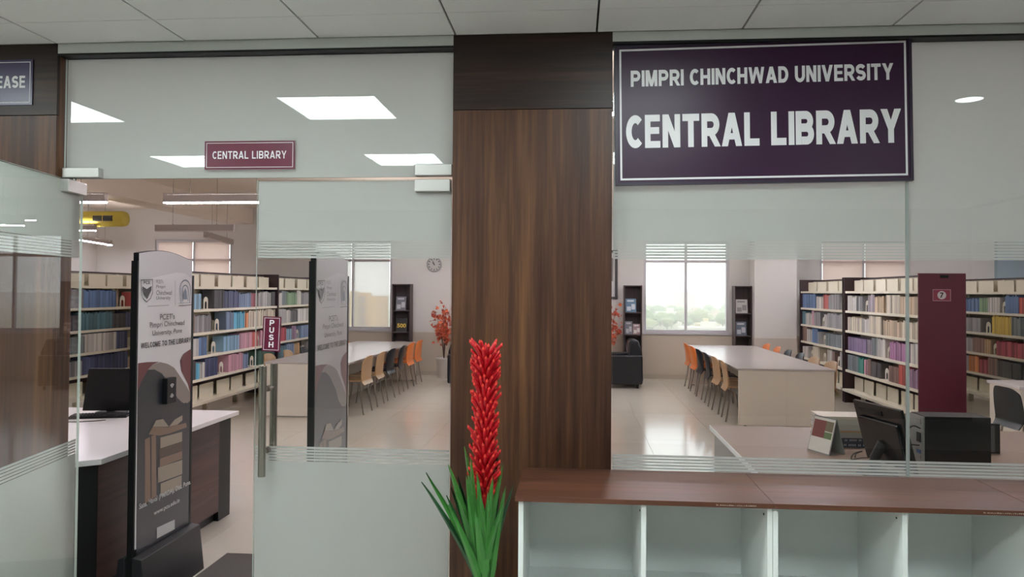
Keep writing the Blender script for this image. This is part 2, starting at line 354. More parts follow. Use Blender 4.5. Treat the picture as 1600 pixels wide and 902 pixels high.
for n, (a, c) in enumerate(wins):
    W = struct('window_%d' % (n+1), ['window behind the racks of blue books', 'window with its blind down and a yellow building behind', 'window behind the wood clad column', 'uncovered window with a hazy view of town and trees', 'window with a white blind above the grey book rows'][n], 'window', (a, YB, 0))
    Wd = c-a; mid = Wd*.5
    rect_frame('window_frame', FRAME, W, 0, Wd, SILL, HEAD, .05, .02, .13)
    bx('mullion', FRAME, W, mid-.022, mid+.022, .03, .12, SILL+.05, HEAD-.05)
    bx('transom_bar', FRAME, W, .05, mid-.022, .03, .12, 2.235, 2.285); bx('transom_bar', FRAME, W, mid+.022, Wd-.05, .03, .12, 2.235, 2.285)
    bx('window_sill', FRAME, W, -.03, Wd+.03, -.035, .02, SILL-.035, SILL+.002)
    for (x0, x1) in ((.05, mid-.022), (mid+.022, Wd-.05)):
        for (z0, z1) in ((SILL+.05, 2.235), (2.285, HEAD-.05)): bx('pane', WGLASS, W, x0, x1, .07, .076, z0, z1)
    if n in (0, 1, 4):
        t = thing('roller_blind', ['pale pink roller blind drawn over the window behind the blue book racks', 'sheer roller blind with a yellow building showing through', '', '', 'white roller blind drawn over the window above the grey book rows'][n], 'blind', (a, YB, 0))
        bx('fabric', BLIND if n == 1 else BLIND2, t, .06, mid-.03, .012, .0135, SILL+.04, HEAD-.02); bx('fabric', BLIND if n == 1 else BLIND2, t, mid+.03, Wd-.06, .012, .0135, SILL+.04, HEAD-.02)
        MB().tube([(.04, -.012, HEAD-.03), (Wd-.04, -.012, HEAD-.03)], .022, 10).build('roller', FRAME, t, True)
    lp = bpy.data.lights.new('window_portal', 'AREA'); lp.shape = 'RECTANGLE'; lp.size = Wd; lp.size_y = HEAD-SILL; lp.cycles.is_portal = True
    lo = bpy.data.objects.new('window_portal', lp); COL.objects.link(lo); lo.location = ((a+c)/2, YB+.21, (SILL+HEAD)/2); lo.rotation_euler = (-PI/2, 0, 0); lo['kind'] = 'helper'

# ------------------------------------------------------------------ wood columns of the partition
def column(name, label, x0, x1, zsplit):
    c = struct(name, label, 'column', (x0, 0, 0)); W = x1-x0
    bx('column_core', BLACK, c, .006, W-.006, .012, .12, 0, CZ)
    bx('wood_panel', WOODV, c, 0, W, 0, .018, .0, zsplit-.0015, .0008); bx('wood_panel', WOODH, c, 0, W, 0, .018, zsplit+.0015, CZ, .0008)
    for xa, xb in ((-.0, .016), (W-.016, W)): bx('side_panel', WOODV, c, xa, xb, .0185, .12, 0, CZ)
    return c
column('wall_column', 'wide walnut clad column between the glass door and the glass panes', -.538, .152, 2.441)
column('wall_column', 'walnut clad column behind the open glass door', -3.25, -2.362, 2.443)
o = MB().box(-2.362, -.538, -.0, .1, 2.725, CZ).box(.152, 2.65, -.0, .1, 2.728, CZ).build('trim_1', ALU, bevel=.001); tag(o, 'aluminium head channel above the glass', 'trim', kind='structure')
o = MB().box(-2.362, -.538, -.0, .1, 2.716, 2.7245).box(.152, 2.65, -.0, .1, 2.7185, 2.7275).build('trim_2', BLACK); tag(o, 'black rubber gasket line under the head channel', 'trim', kind='structure')

# ------------------------------------------------------------------ glass partition
def glass_pane(name, parent, x0, x1, z0, z1, th=.012, y=0):
    m = MB(); m.box(x0, x1, y, y+th, z0, z1)
    for i in (0, 1, 3, 5): m.m[i] = 1
    return m.build(name, [GLASS, EDGE], parent)
def film(parent, x0, x1, y, top=None, bot=None, ztop=None):
    """frosted film behind the glass: solid top band, fine stripes, clear band, fine stripes, solid bottom band"""
    def sh(n, za, zb): o = MB().add([(x0, y, za), (x1, y, za), (x1, y, zb), (x0, y, zb)], [(0, 1, 2, 3)]).build(n, FILM, parent)
    sh('frosted_film', 1.872, top)
    z = 1.8695
    for k in range(6): sh('film_stripe', z-.0098, z); z -= .0127
    z = .951
    for k in range(5): sh('film_stripe', z-.0100, z); z -= .0131
    sh('frosted_film', bot, z)
XD = -1.436
T = struct('window_6', 'frosted glass transom panel over the double door', 'glass panel', (0, G, 0))
glass_pane('pane', T, -2.357, -.543, 2.158, 2.716)
MB().add([(-2.355, .0135, 2.16), (-.545, .0135, 2.16), (-.545, .0135, 2.714), (-2.355, .0135, 2.714)], [(0, 1, 2, 3)]).build('frosted_film', FILM, T)
D2 = struct('door_2', 'closed glass door leaf with frosted bands and steel pull bar', 'door', (0, G, 0))
glass_pane('pane', D2, XD, -.55, .012, 2.146); film(D2, XD+.002, -.552, .0135, 2.144, .014)
def handle(parent, x, yf, yb, z0, z1):
    h = MB().tube([(x, yf, z0), (x, yf, z1)], .0165, 14).build('pull_handle', STEEL, parent, True)
    MB().tube([(x, yb, z0), (x, yb, z1)], .0165, 14).build('rear_bar', STEEL, h, True)
    for z in (z0+.105, z1-.105): MB().tube([(x, yf, z), (x, yb, z)], .009, 10).tube([(x, -.008, z), (x, .02, z)], .014, 12).build('handle_post', STEEL, h, True)
handle(D2, -1.375, -.055, .07, .83, 1.315)
def patch(parent, x0, x1, z0, z1, y0=-.022, y1=.034, bev=.004): return bx('patch_fitting', SATIN, parent, x0, x1, y0, y1, z0, z1, bev)
patch(D2, -.712, -.552, 2.09, 2.145); patch(T, -.712, -.545, 2.161, 2.212); patch(T, -2.352, -2.176, 2.161, 2.206)
patch(D2, -.712, -.552, .014, .07)
# open leaf
ang = math.atan2(-.987, .157)
D1 = struct('door_1', 'open glass door leaf swung out in front of the walnut column', 'door', (-2.306, G, 0), ang)
glass_pane('pane', D1, -.075, .82, .012, 2.146, y=-.006); film(D1, -.073, .818, -.0075, 2.144, .014)
patch(D1, -.07, .105, 2.088, 2.144, -.026, .026); patch(D1, -.07, .105, .014, .07, -.026, .026)
MB().tube([(0, 0, 2.144), (0, 0, 2.2)], .009, 10).build('pivot', STEEL, D1)
handle(D1, .76, .06, -.06, .83, 1.315)
P1 = struct('window_7', 'fixed glass pane under the big purple sign', 'glass panel', (0, G, 0))
glass_pane('pane', P1, .158, 1.385, .03, 2.72); film(P1, .16, 1.383, .0135, 2.718, .032)
P2 = struct('window_8', 'fixed glass pane beside the big purple sign', 'glass panel', (0, G, 0))
glass_pane('pane', P2, 1.391, 2.64, .03, 2.72); film(P2, 1.393, 2.638, .0135, 2.718, .032)
o = bx('trim_3', mat('silicone_joint', (150, 158, 154), .4), None, 1.3835, 1.3925, G-.002, G+.014, .03, 2.72); tag(o, 'grey vertical joint between the two fixed glass panes', 'trim', kind='structure')
o = MB().box(.152, 2.65, .03, .085, 0, .03).build('trim_4', ALU); tag(o, 'aluminium floor channel holding the glass panes', 'trim', kind='structure')

# ------------------------------------------------------------------ signs on the partition
SG = G-.001
t = thing('sign', 'big purple board sign reading PIMPRI CHINCHWAD UNIVERSITY CENTRAL LIBRARY', 'sign', (.168, SG-.022, 2.111)); t.rotation_euler = (0, -.0125, 0)
bx('board', [PURPLEP], t, .012, 1.223, 0, .02, .012, .597); rect_frame('board_edge', PURPLED, t, 0, 1.236, 0, .609, .012, -.003, .0205)
rect_frame('border_line', WHITE, t, .021, 1.213, .022, .589, .008, -.0015, -.0002)
caps('lettering', 'PIMPRI CHINCHWAD UNIVERSITY', WHITE, t, (.069, -.001, .426), (1, 0, 0), (0, 0, 1), 1.092, .070, .225, .1)
caps('lettering', 'CENTRAL LIBRARY', WHITE, t, (.047, -.001, .160), (1, 0, 0), (0, 0, 1), 1.142, .143, .24, .095)
a, c = atY(321, 222, SG), atY(461, 265, SG); W, H = c.x-a.x, a.z-c.z
t = thing('sign', 'small maroon plate reading CENTRAL LIBRARY on the transom glass', 'sign', (a.x, SG-.006, c.z+.002))
bx('plate', MAROONP, t, 0, W, 0, .005, 0, H); rect_frame('border_line', WHITE, t, .008, W-.008, .008, H-.008, .0022, -.0006, 0)
caps('lettering', 'CENTRAL LIBRARY', WHITE, t, (W*.09, -.0008, H*.37), (1, 0, 0), (0, 0, 1), W*.82, H*.27, .17, .16)
t = thing('sign', 'small maroon plate with upright lettering PUSH on the glass door', 'sign', (-1.402, SG-.005, 1.378)); t.rotation_euler = (0, .035, 0)
bx('plate', MAROONP, t, 0, .083, 0, .004, 0, .156); rect_frame('border_line', WHITE, t, .006, .077, .006, .150, .002, -.0006, 0)
for k, ch in enumerate('PUSH'): caps('letter', ch, WHITE, t, (.0305, -.0008, .1155-.0325*k), (1, 0, 0), (0, 0, 1), .022, .025, .2)
t = thing('sign', 'purple plate ending in EASE on the walnut column', 'sign', (-2.70, -.006, 2.49))
bx('plate', mat('sign_violet', (52, 40, 80), .3), t, 0, .222, 0, .005, 0, .208); rect_frame('border_line', WHITE, t, .008, .212, .010, .198, .003, -.0006, 0)
caps('lettering', 'EASE', WHITE, t, (.05, -.0008, .078), (1, 0, 0), (0, 0, 1), .138, .056, .22, .1)

# ------------------------------------------------------------------ white cabinets under the glass
def cabinet(x0, label):
    c = thing('storage_cabinet', label, 'cabinet', (x0, -.462, 0), 0, 'white open cabinets with walnut tops')
    W, Dp, Ht, th = .913, .447, .882, .018
    bx('worktop', WOODT, c, 0 if x0 > 0 else -.012, W, -.018, Dp+.008, Ht+.0005, .9005, .0012)
    bx('side_panel', WHITELAM, c, 0, th, 0, Dp, 0, Ht); bx('side_panel', WHITELAM, c, W-th, W, 0, Dp, 0, Ht)
    bx('divider', WHITELAM, c, W/2-th/2, W/2+th/2, .002, Dp-.012, .06, Ht)
    bx('back_panel', WHITELAM, c, th, W-th, Dp-.01, Dp, .06, Ht)
    for xa, xb in ((th, W/2-th/2), (W/2+th/2, W-th)):
        bx('shelf', WHITELAM, c, xa, xb, .012, Dp-.011, .47, .488); bx('bottom_board', WHITELAM, c, xa, xb, .0, Dp-.011, .06, .078)
        MB().tube([(xb+.0, .05, .845), (xb-.002, .05, .845)], .004, 8).build('peg_hole', BLACK, c)
    bx('plinth', WHITELAM, c, th, W-th, .02, .036, 0, .06)
    b_ = MB(); r_ = random.Random(2)
    for k in range(22): xa = W*.78+.0065*k; b_.box(xa, xa+r_.uniform(.002, .005), -.0184, -.018, .889, .889+r_.uniform(.002, .004))
    b_.build('edge_print', mat('edge_print', (176, 160, 150), .6), c)
    return c
cabinet(-.207, 'white open cabinet with walnut top beside the red flower spike')
cabinet(.7075, 'white open cabinet with walnut top under the big sign')
cabinet(1.622, 'white open cabinet with walnut top under the glass pane beside the big sign')

# ------------------------------------------------------------------ red flower plant in the lobby
LEAF = mat('leaf_green', (70, 138, 62), .38, var=.25, vscale=14); LEAFD = mat('leaf_dark_green', (36, 82, 48), .4, var=.2, vscale=14)
RED = mat('flower_red', (188, 10, 28), .45, var=.18, vscale=25); TIP = mat('flower_tip', (226, 66, 52), .5)
PXY = (-.352, -.30)
t = thing('artificial_plant', 'tall artificial plant with red flower spike and grassy green leaves', 'plant', (PXY[0], PXY[1], 0))
MB().lathe([(.09, 0), (.11, .02), (.125, .2), (.1, .38), (.085, .44), (.1, .47), (.092, .47), (.075, .44)], n=28, cap=False).build('vase', mat('vase_white', (200, 198, 190), .3), t, True)
MB().tube([(0, 0, .42), (.004, 0, .7), (.0, 0, 1.0), (-.006, 0, 1.38)], [.009, .008, .006, .003], 8).build('stem', LEAFD, t, True)
sp = MB(); rr = random.Random(3)
for i in range(230):
    q = i/230; z = .80+.585*q; a = i*2.39996; rad = .020+.004*math.sin(q*9)
    ln = .062+.024*rr.random()
    if q < .1: ln *= .7+3*q
    tilt = .6+.75*rr.random(); dx, dy = math.cos(a), math.sin(a)
    p0 = Vector((dx*.004, dy*.004, z)); p1 = Vector((dx*(.018), dy*(.018), z+ln*.45)); p2 = Vector((dx*(rad+ln*tilt*.42), dy*(rad+ln*tilt*.42), z+ln))
    p3 = p2+Vector((dx*.003, dy*.003, .009))
    n0 = len(sp.f); sp.tube([p0, p1, p2, p3], [.004, .0088, .006, .001], 6)
    for f in range(n0+12, len(sp.f)): sp.m[f] = 1
sp.build('flower_spike', [RED, TIP], t, True)['kind'] = 'stuff'
rr = random.Random(11)
def blade(tipx, tipy, tipz, w, mt, bx0=0, by0=0, droop=0):
    def P(u, v):
        k = v**1.25; wd = 1.7*w*(1-v)**.55*(min(1, .45+v*2.2)); x = bx0+(tipx-bx0)*k; y = by0+(tipy-by0)*k; z = .46+(tipz-.46)*v - droop*max(0, v-.75)**2*6
        tw = .2*v
        return (x+u*wd*math.cos(tw), y+u*wd*math.sin(tw)*.6+.012*u*u*(1 if tipy < 0 else -1), z)
    MB().sheet(P, 2, 12, (0, .0008, 0)).build('leaf', mt, t, True)
def px(x, y, Y): q = atY(x, y, Y); return q.x-PXY[0], Y-PXY[1], q.z
for (x, y, Y, wd, mt) in [(658,754,-.34,.012,LEAFD),(666,738,-.30,.013,LEAF),(700,727,-.36,.016,LEAF),(697,775,-.4,.011,LEAFD),(725,698,-.34,.013,LEAF),(735,716,-.40,.012,LEAF),(728,745,-.44,.014,LEAF),
        (745,740,-.42,.013,LEAF),(750,775,-.46,.014,LEAF),(716,745,-.30,.013,LEAFD),(786,724,-.33,.013,LEAF),(778,708,-.27,.011,LEAFD),(770,745,-.4,.014,LEAF),(783,795,-.42,.013,LEAF),(803,756,-.31,.010,LEAFD),
        (762,770,-.45,.012,LEAF),(742,800,-.47,.013,LEAF),(700,790,-.43,.012,LEAF),(712,770,-.38,.013,LEAF),(780,760,-.24,.011,LEAFD),(755,800,-.20,.012,LEAFD),(730,780,-.2,.012,LEAFD),(705,760,-.22,.012,LEAFD),(790,760,-.37,.012,LEAF)]:
    a, bb, c = px(x, y, Y); blade(a, bb, c, wd, mt, rr.uniform(-.025, .025), rr.uniform(-.025, .025))

# ------------------------------------------------------------------ RFID gates
def gate(x, y0, L, label, pale_mix):
    g = thing('security_gate', label, 'security gate', (x, y0, 0), 0, None)
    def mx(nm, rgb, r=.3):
        k = pale_mix; base = (176, 176, 178); return mat(nm+('_paler' if k else ''), tuple(int(a*(1-k)+b_*k) for a, b_ in zip(rgb, base)), r)  # blends the print colours toward a pale grey
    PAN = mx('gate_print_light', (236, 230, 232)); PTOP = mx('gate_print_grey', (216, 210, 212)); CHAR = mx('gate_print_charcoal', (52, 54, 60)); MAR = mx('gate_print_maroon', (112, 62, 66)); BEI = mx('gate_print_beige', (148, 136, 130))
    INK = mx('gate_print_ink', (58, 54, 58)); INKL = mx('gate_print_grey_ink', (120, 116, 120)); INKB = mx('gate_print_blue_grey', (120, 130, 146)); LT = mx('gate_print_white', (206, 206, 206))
    GX, GY, GL = -2.27, .525, .56
    def q(px_, py_):
        p = atX(px_, py_, GX); return ((p.y-GY)/GL*L, p.z)
    top = lambda u: 1.842+.028*math.sin(PI*min(1, max(0, u*1.1)))-.012*u
    out = [(0, .1)]+[(u/12*L, top(u/12)) for u in range(13)]+[(L, .1)]
    MB().prism(out, 'X', -.03, -.002).build('panel_core', BLACK, g)
    MB().prism([(0.004, .3)]+[(.004+u/12*(L-.008), top(u/12)-.003) for u in range(13)]+[(L-.004, .3)], 'X', -.0019, 0).build('printed_face', PAN, g)
    MB().box(-.034, .001, L, L+.022, .1, 1.735).build('edge_post', BLACK, g); MB().box(-.034, .0, -.012, .0, .1, 1.80).build('edge_post', BLACK, g)
    lay = [0.0004]
    def poly(nm, pts, m, pxl=True):
        lay[0] += .00022; pp = [q(*p) if pxl else p for p in pts]; pp = [(min(max(a_, .004), L-.004), b_) for a_, b_ in pp]
        return MB().add([(lay[0], a_, b_) for a_, b_ in pp], [tuple(range(len(pp)))]).build(nm, m, g)
    poly('print_shape', [(.004, top(0)-.003)]+[(.004+u/12*(L-.008), top(u/12)-.003) for u in range(1, 13)]+[(L-.004, 1.715), (L*.85, 1.745), (L*.66, 1.748), (L*.4, 1.727), (L*.15, 1.705), (.004, 1.70)], PTOP, False)
    poly('print_shape', [(216,607),(222,594),(231,578),(241,577),(253,584),(269,604),(277,622),(287,630),(299,626),(302,830),(302,860),(212,905),(212,610)], CHAR)
    poly('print_shape', [(214,568),(230,566),(249,565.5),(238,570),(231,578),(222,594),(214,612)], MAR)
    poly('print_shape', [(231,578),(238,570),(250,566),(262,569),(272,575),(281,588),(290,602),(300,614),(300,625),(293,630),(284,629),(277,622),(269,604),(253,584),(241,577.5)], BEI)
    poly('print_shape', [(302,545),(294,548),(287,553),(281,564),(283,580),(293,600),(302,615)], MAR)
    # printed picture of books
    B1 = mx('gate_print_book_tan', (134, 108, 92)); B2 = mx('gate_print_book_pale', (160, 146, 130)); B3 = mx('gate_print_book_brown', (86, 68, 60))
    for pts, m in (([(226,687),(234,683),(235,781),(226,788)], B1), ([(236,682),(243,679),(244,776),(236,781)], B1), ([(250,684),(284,675),(284,690),(250,701)], B2), ([(248,702),(284,691),(284,704),(248,716)], B3), ([(249,717),(284,705),(284,717),(249,730)], B1),
                   ([(246,731),(284,719),(284,741),(246,755)], B2), ([(250,756),(283,743),(283,762),(250,776)], B2), ([(231,679),(238,667),(262,668),(290,661),(291,668),(263,678),(249,681)], B1), ([(238,667),(243,657),(254,655),(263,667)], B2), ([(263,667),(272,656),(284,649),(284,657),(276,664)], B2)):
        poly('print_shape', pts, m)
    poly('print_label', [(244,825),(272,812),(272,827),(244,842)], LT)
    def tx(s, x0, x1, yb, yt, m, bold=.0, nm='lettering'):
        a_ = q(x0, yb); c_ = q(x1, yb); d_ = q(x0, yt); lay[0] += .0001
        yr = (yb if isinstance(yb, (int, float)) else yb)
        return letters(nm, s, m, g, (lay[0], a_[0], a_[1]), (0, 1, 0), (0, 0, 1), (c_[0]-a_[0]), (d_[1]-a_[1]), bold)
    tx("PCET's", 249, 272, 500, 491, INK); tx('Pimpri Chinchwad', 233, 287, 514.5, 504, INK); tx('University, Pune', 237, 283, 527, 517, INK)
    a_, c_, d_ = q(219, 545), q(297, 545), q(219, 536.5); lay[0] += .0002
    caps('lettering', 'WELCOME TO THE LIBRARY', INK, g, (lay[0], a_[0], a_[1]), (0, 1, 0), (0, 0, 1), c_[0]-a_[0], d_[1]-a_[1], .2, .12)
    tx("PCET's", 243, 254, 443, 437, INKL); tx('Pimpri', 243, 257, 452, 445.5, INK); tx('Chinchwad', 243, 267, 461, 454, INK); tx('University', 243, 265, 470, 463, INK)
    tx('Sate, Maval (PMRDA), Dist. Pune.', 216, 296, 799, 788, LT, .02); tx('www.pcu.edu.in', 239, 279, 808, 799, LT, .02)
    # shield emblem with bird
    def ring(pts, wd, m, closed=True, nm='emblem_line'):
        lay[0] += .0001; pp = [Vector((0,)+q(*p)) for p in pts]; n = len(pp); b_ = MB()
        for i in range(n if closed else n-1):
            A, Bv = pp[i], pp[(i+1) % n]; dv = (Bv-A); dv = dv.normalized() if dv.length else Vector((0, 1, 0)); nn = Vector((0, -dv.z, dv.y))*wd; e = dv*wd
            b_.add([(lay[0], *(A-nn-e)[1:]), (lay[0], *(Bv-nn+e)[1:]), (lay[0], *(Bv+nn+e)[1:]), (lay[0], *(A+nn-e)[1:])], [(0, 1, 2, 3)])
        return b_.build(nm, m, g)
    ring([(219,438),(237,437),(237,458),(234,466),(228,472),(222,467),(219.5,459)], .0022, INK)
    tx('PCE', 223, 233, 444, 439, INK, .02)
    poly('emblem_shape', [(228,452),(232,449),(235.5,447),(235,454),(233,458),(231,462),(229,467),(227.5,467),(225.5,462),(223,458),(221.5,454),(221,447.5),(225,450)], INK)
    ring([(272.5,439),(272.5,477)], .0014, INKL, False)
    arch = [(281,472)]+[(288-8.2*math.cos(PI*k/10), 452-14*math.sin(PI*k/10)) for k in range(11)]+[(295,472)]
    ring(arch, .0036, INKB, False); ring([(283.5,470)]+[(288-4.8*math.cos(PI*k/8), 455-9*math.sin(PI*k/8)) for k in range(9)]+[(292.5,470)], .003, INKB, False)
    poly('emblem_shape', [(285.5,468),(286,456),(288,450),(290,456),(291,468)], INKB)
    ring([(278,478),(298,476.5)], .0018, INK, False); ring([(278,474),(297,473)], .001, INKL, False); ring([(229,479),(262,477)], .0012, INKL, False)
    if not pale_mix:
        # card reader on the face
        a_, c_ = q(253, 632), q(268, 589)
        rd = MB().box(.0, .03, a_[0], c_[0], a_[1]+.0, c_[1]).build('card_reader', BLACK, g, bevel=.003)
        for zc, sgn in ((c_[1]-.045, 1), (a_[1]+.045, -1)):
            yc = (a_[0]+c_[0])/2; b_ = MB()
            for r_ in (.010, .018, .026):
                for k in range(6):
                    t0, t1 = PI*(.25+.5*k/6), PI*(.25+.5*(k+1)/6)
                    b_.add([(.0308, yc+(r_-.002)*math.cos(t0), zc+sgn*((r_-.002)*math.sin(t0)-.015)), (.0308, yc+(r_+.002)*math.cos(t0), zc+sgn*((r_+.002)*math.sin(t0)-.015)), (.0308, yc+(r_+.002)*math.cos(t1), zc+sgn*((r_+.002)*math.sin(t1)-.015)), (.0308, yc+(r_-.002)*math.cos(t1), zc+sgn*((r_-.002)*math.sin(t1)-.015))], [(0, 1, 2, 3)])
            b_.build('reader_symbol', WHITE, rd)
    # foot: sloping shoe each side
    MB().prism([(-.10, 0), (.085, 0), (.055, .26), (.004, .27), (.004, .1), (-.034, .1), (-.034, .27), (-.07, .26)], 'Y', -.03, L+.03).build('base', mat('gate_base', (34, 35, 38), .45), g, bevel=.004)
    return g
gate(-2.27, .525, .56, 'printed library security gate welcoming readers in the open doorway', 0)
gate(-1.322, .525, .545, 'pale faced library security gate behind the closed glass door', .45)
o = MB().box(-2.16, -1.44, .25, 1.36, 0, .012).build('doormat', mat('mat_grey', (84, 80, 78), .95, bump=.6, bscale=220), bevel=.003); tag(o, 'dark grey doormat between the security gates', 'mat')

# ------------------------------------------------------------------ left reception desk
t = thing('reception_desk', 'reception desk with white top and dark wood panels behind the security gate', 'desk', (0, 0, 0))
MB().prism([(-4.5, .49), (-2.62, .49), (-2.495, .585), (-2.495, 2.25), (-4.5, 2.25)], 'Z', .722, .752).build('desk_top', WHITETOP, t, bevel=.002)
bx('side_panel', DWOOD, t, -2.56, -2.535, .62, 2.02, .07, .722); bx('front_panel', DWOOD, t, -4.45, -2.62, .535, .56, .0, .722)
MB().prism([(-2.62, .535), (-2.60, .535), (-2.535, .62), (-2.56, .62), (-2.62, .56)], 'Z', 0, .722).build('corner_panel', BLACK, t)
bx('end_post', BLACK, t, -2.72, -2.535, 2.02, 2.20, 0, .722); bx('plinth', BLACK, t, -2.6, -2.57, .62, 2.02, 0, .07); bx('rear_panel', DWOOD, t, -4.45, -2.72, 2.15, 2.18, .1, .722)
t = thing('monitor', 'black computer monitor on the white reception desk', 'monitor', (-3.36, 2.02, .752), .12)
hs = MB().prism([(-.19, .02), (.20, .02), (.20, .325), (-.15, .325)], 'Y', -.012, .012).build('housing', BLACK, t, bevel=.004)
bx('stand_arm', BLACK, t, -.03, .03, .012, .03, .0, .2); MB().lathe([(.11, 0), (.11, .008), (.03, .014)], 0, .03, 20).build('stand_base', BLACK, t, True)
bx('screen', BLACKG, hs, -.13, .155, .0121, .013, .06, .31)
t = thing('keyboard', 'black keyboard with cable on the white reception desk', 'keyboard', (-3.31, 1.86, .752), .3)
bx('tray', BLACK, t, -.2, .17, -.07, .07, 0, .018, .003)
km = MB().box(-.007, .007, -.007, .007, 0, .006).mesh('key'); km.materials.append(mat('key_black', (52, 52, 54), .5))
for i in range(16):
    for j in range(5):
        o = bpy.data.objects.new('key', km); COL.objects.link(o); o.parent = t; o.location = (-.185+.0215*i, -.05+.023*j, .018)
def cable(label, pts, r=.003, col=BLACK):
    P = [Vector(p) for p in pts]; out = []
    for i in range(len(P)-1):
        p0, p1, p2, p3 = P[max(i-1, 0)], P[i], P[i+1], P[min(i+2, len(P)-1)]
        for k in range(6):
            s_ = k/6; out.append(.5*((2*p1)+(p2-p0)*s_+(2*p0-5*p1+4*p2-p3)*s_*s_+(3*p1-p0-3*p2+p3)*s_**3))
    out.append(P[-1]); o = MB().tube(out, r, 6).build('cable', col, None, True); return tag(o, label, 'cable')
cable('thin black cable looping before the keyboard on the white desk', [(-3.46, 1.80, .768), (-3.52, 1.72, .756), (-3.42, 1.62, .756), (-3.28, 1.66, .756), (-3.2, 1.72, .756)], .003)
PINKS = [(196, 176, 176), (206, 196, 190), (180, 160, 164)]
for k in range(3):
    o = bx('magazine', [mat('magazine_cover_%d' % k, PINKS[k], .4)], None, -.10, .10, -.14, .14, 0, .012); o.location = (-3.78+.01*k, 1.62, .752+.0122*k); o.rotation_euler = (0, 0, .1+.06*k)
    tag(o, ['pale magazine at the bottom of the pile on the white reception desk', 'cream magazine in the middle of the pile on the white reception desk', 'rosy magazine on top of the pile on the white reception desk'][k], 'magazine', 'magazines on the reception desk')

# ------------------------------------------------------------------ right working desk behind the glass
t = thing('desk', 'beige topped work desk carrying monitor and computer behind the glass', 'desk', (0, 0, 0))
MB().box(.92, 3.3, .45, 2.08, .715, .745).build('desk_top', BEIGETOP, t, bevel=.002)
bx('side_panel', mat('desk_grey_panel', (150, 152, 146), .5), t, .94, .962, .5, 2.02, 0, .715); bx('side_panel', MATS['desk_grey_panel'], t, 3.25, 3.272, .5, 2.02, 0, .715); bx('modesty_panel', MATS['desk_grey_panel'], t, .962, 3.25, 2.0, 2.018, .2, .715)
bx('edge_band', WHITELAM, t, .917, .92, .45, 2.08, .715, .745)
DT = .745
# monitor seen from behind
t = thing('monitor', 'tilted black monitor seen from behind on the beige work desk', 'monitor', (1.56, .735, DT))
rz = -1.356
def mp(u, w_, d_=0):    # u across, w_ up along the tilted screen, d_ out of the back
    v = Matrix.Rotation(rz, 3, 'Z') @ (Matrix.Rotation(.26, 3, 'X') @ Vector((u, -d_, w_))); return v+Vector((.03, 0, .045))
def mbox(name, m, u0, u1, w0, w1, d0, d1, bev=0):
    b_ = MB().box(u0, u1, -d1, -d0, w0, w1); b_.v = [tuple(mp(v[0], v[2], -v[1])) for v in b_.v]; return b_.build(name, m, t, bevel=bev)
mbox('housing', BLACKG, -.20, .20, .0, .315, -.01, .008, .004); mbox('bulge', BLACKG, -.16, .16, .02, .24, .008, .024, .008); mbox('vent', BLACK, -.15, .04, .262, .288, .008, .012)
mbox('screen', BLACKG, -.19, .19, .012, .305, -.0115, -.0102)
MB().tube([(-.05, .0, .012), (-.05, .0, .08), tuple(mp(0, .12, .02))], [.026, .026, .024], 12).build('stand_neck', BLACK, t, True)
MB().lathe([(.10, 0), (.10, .006), (.05, .014), (.028, .02)], -.04, 0, 24).build('stand_base', BLACK, t, True)
# computer case
t = thing('computer_case', 'black computer case with grey port plate on the beige work desk', 'computer', (1.825, .93, DT))
bx('case_shell', BLACK, t, .012, .345, .0, .17, .006, .262, .003); pp = bx('port_plate', mat('port_plate_steel', (150, 152, 148), .4, .5), t, .004, .012, .004, .166, .01, .258)
for z, h, m in ((.215, .03, GREYP), (.12, .05, BLACK), (.06, .02, mat('port_blue', (60, 90, 130), .5)), (.035, .015, GREYP)): bx('port', m, pp, .0, .004, .03, .075, z, z+h)
for xq in (.03, .3):
    for yq in (.03, .14): MB().tube([(xq, yq, 0), (xq, yq, .007)], .01, 10).build('foot', BLACK, t)
t = thing('monitor', 'grey flat screen standing behind the black computer case', 'monitor', (2.22, 1.32, DT), .0)
bx('housing', BLACK, t, -.2, .195, -.008, .012, .0, .17, .003); bx('screen', mat('screen_grey', (92, 94, 98), .2), t, -.19, .165, -.0095, -.008, .008, .16); bx('stand_base', BLACK, t, -.09, .09, .012, .15, 0, .012)
# calendar
t = thing('desk_calendar', 'tent shaped desk calendar with a red and green picture page', 'calendar', (1.43, 1.25, DT), .4)
MB().prism([(-.055, 0), (-.051, 0), (.002, .2), (-.002, .2)], 'Y', -.09, .09).build('back_board', GREYP, t); MB().prism([(.055, 0), (.051, 0), (-.002, .2), (.002, .2)], 'Y', -.09, .09).build('front_board', GREYP, t)
def cal(nm, m, w0, w1, y0, y1): MB().add([(-.0555+.053*w0, y0, .2*w0), (-.0555+.053*w0, y1, .2*w0), (-.0555+.053*w1, y1, .2*w1), (-.0555+.053*w1, y0, .2*w1)], [(0, 1, 2, 3)]).build(nm, m, t)
cal('page', PAPER, .03, .97, -.086, .086); MB().prism([(-.056, .0), (-.05, 0), (.0, .006)], 'Y', -.088, .088).build('foot_flap', GREYP, t)
b_ = MB()
for (w0, w1, y0, y1, mi) in ((.42, .9, -.02, .08, 0), (.42, .6, -.08, -.02, 1), (.62, .9, -.08, -.02, 2)): b_.add([(-.0562+.053*w0, y0, .2*w0), (-.0562+.053*w0, y1, .2*w0), (-.0562+.053*w1, y1, .2*w1), (-.0562+.053*w1, y0, .2*w1)], [(0, 1, 2, 3)], mi)
b_.build('page_picture', [mat('calendar_red', (128, 64, 56), .5), mat('calendar_green', (96, 120, 70), .5), mat('calendar_olive', (120, 110, 84), .5)], t)
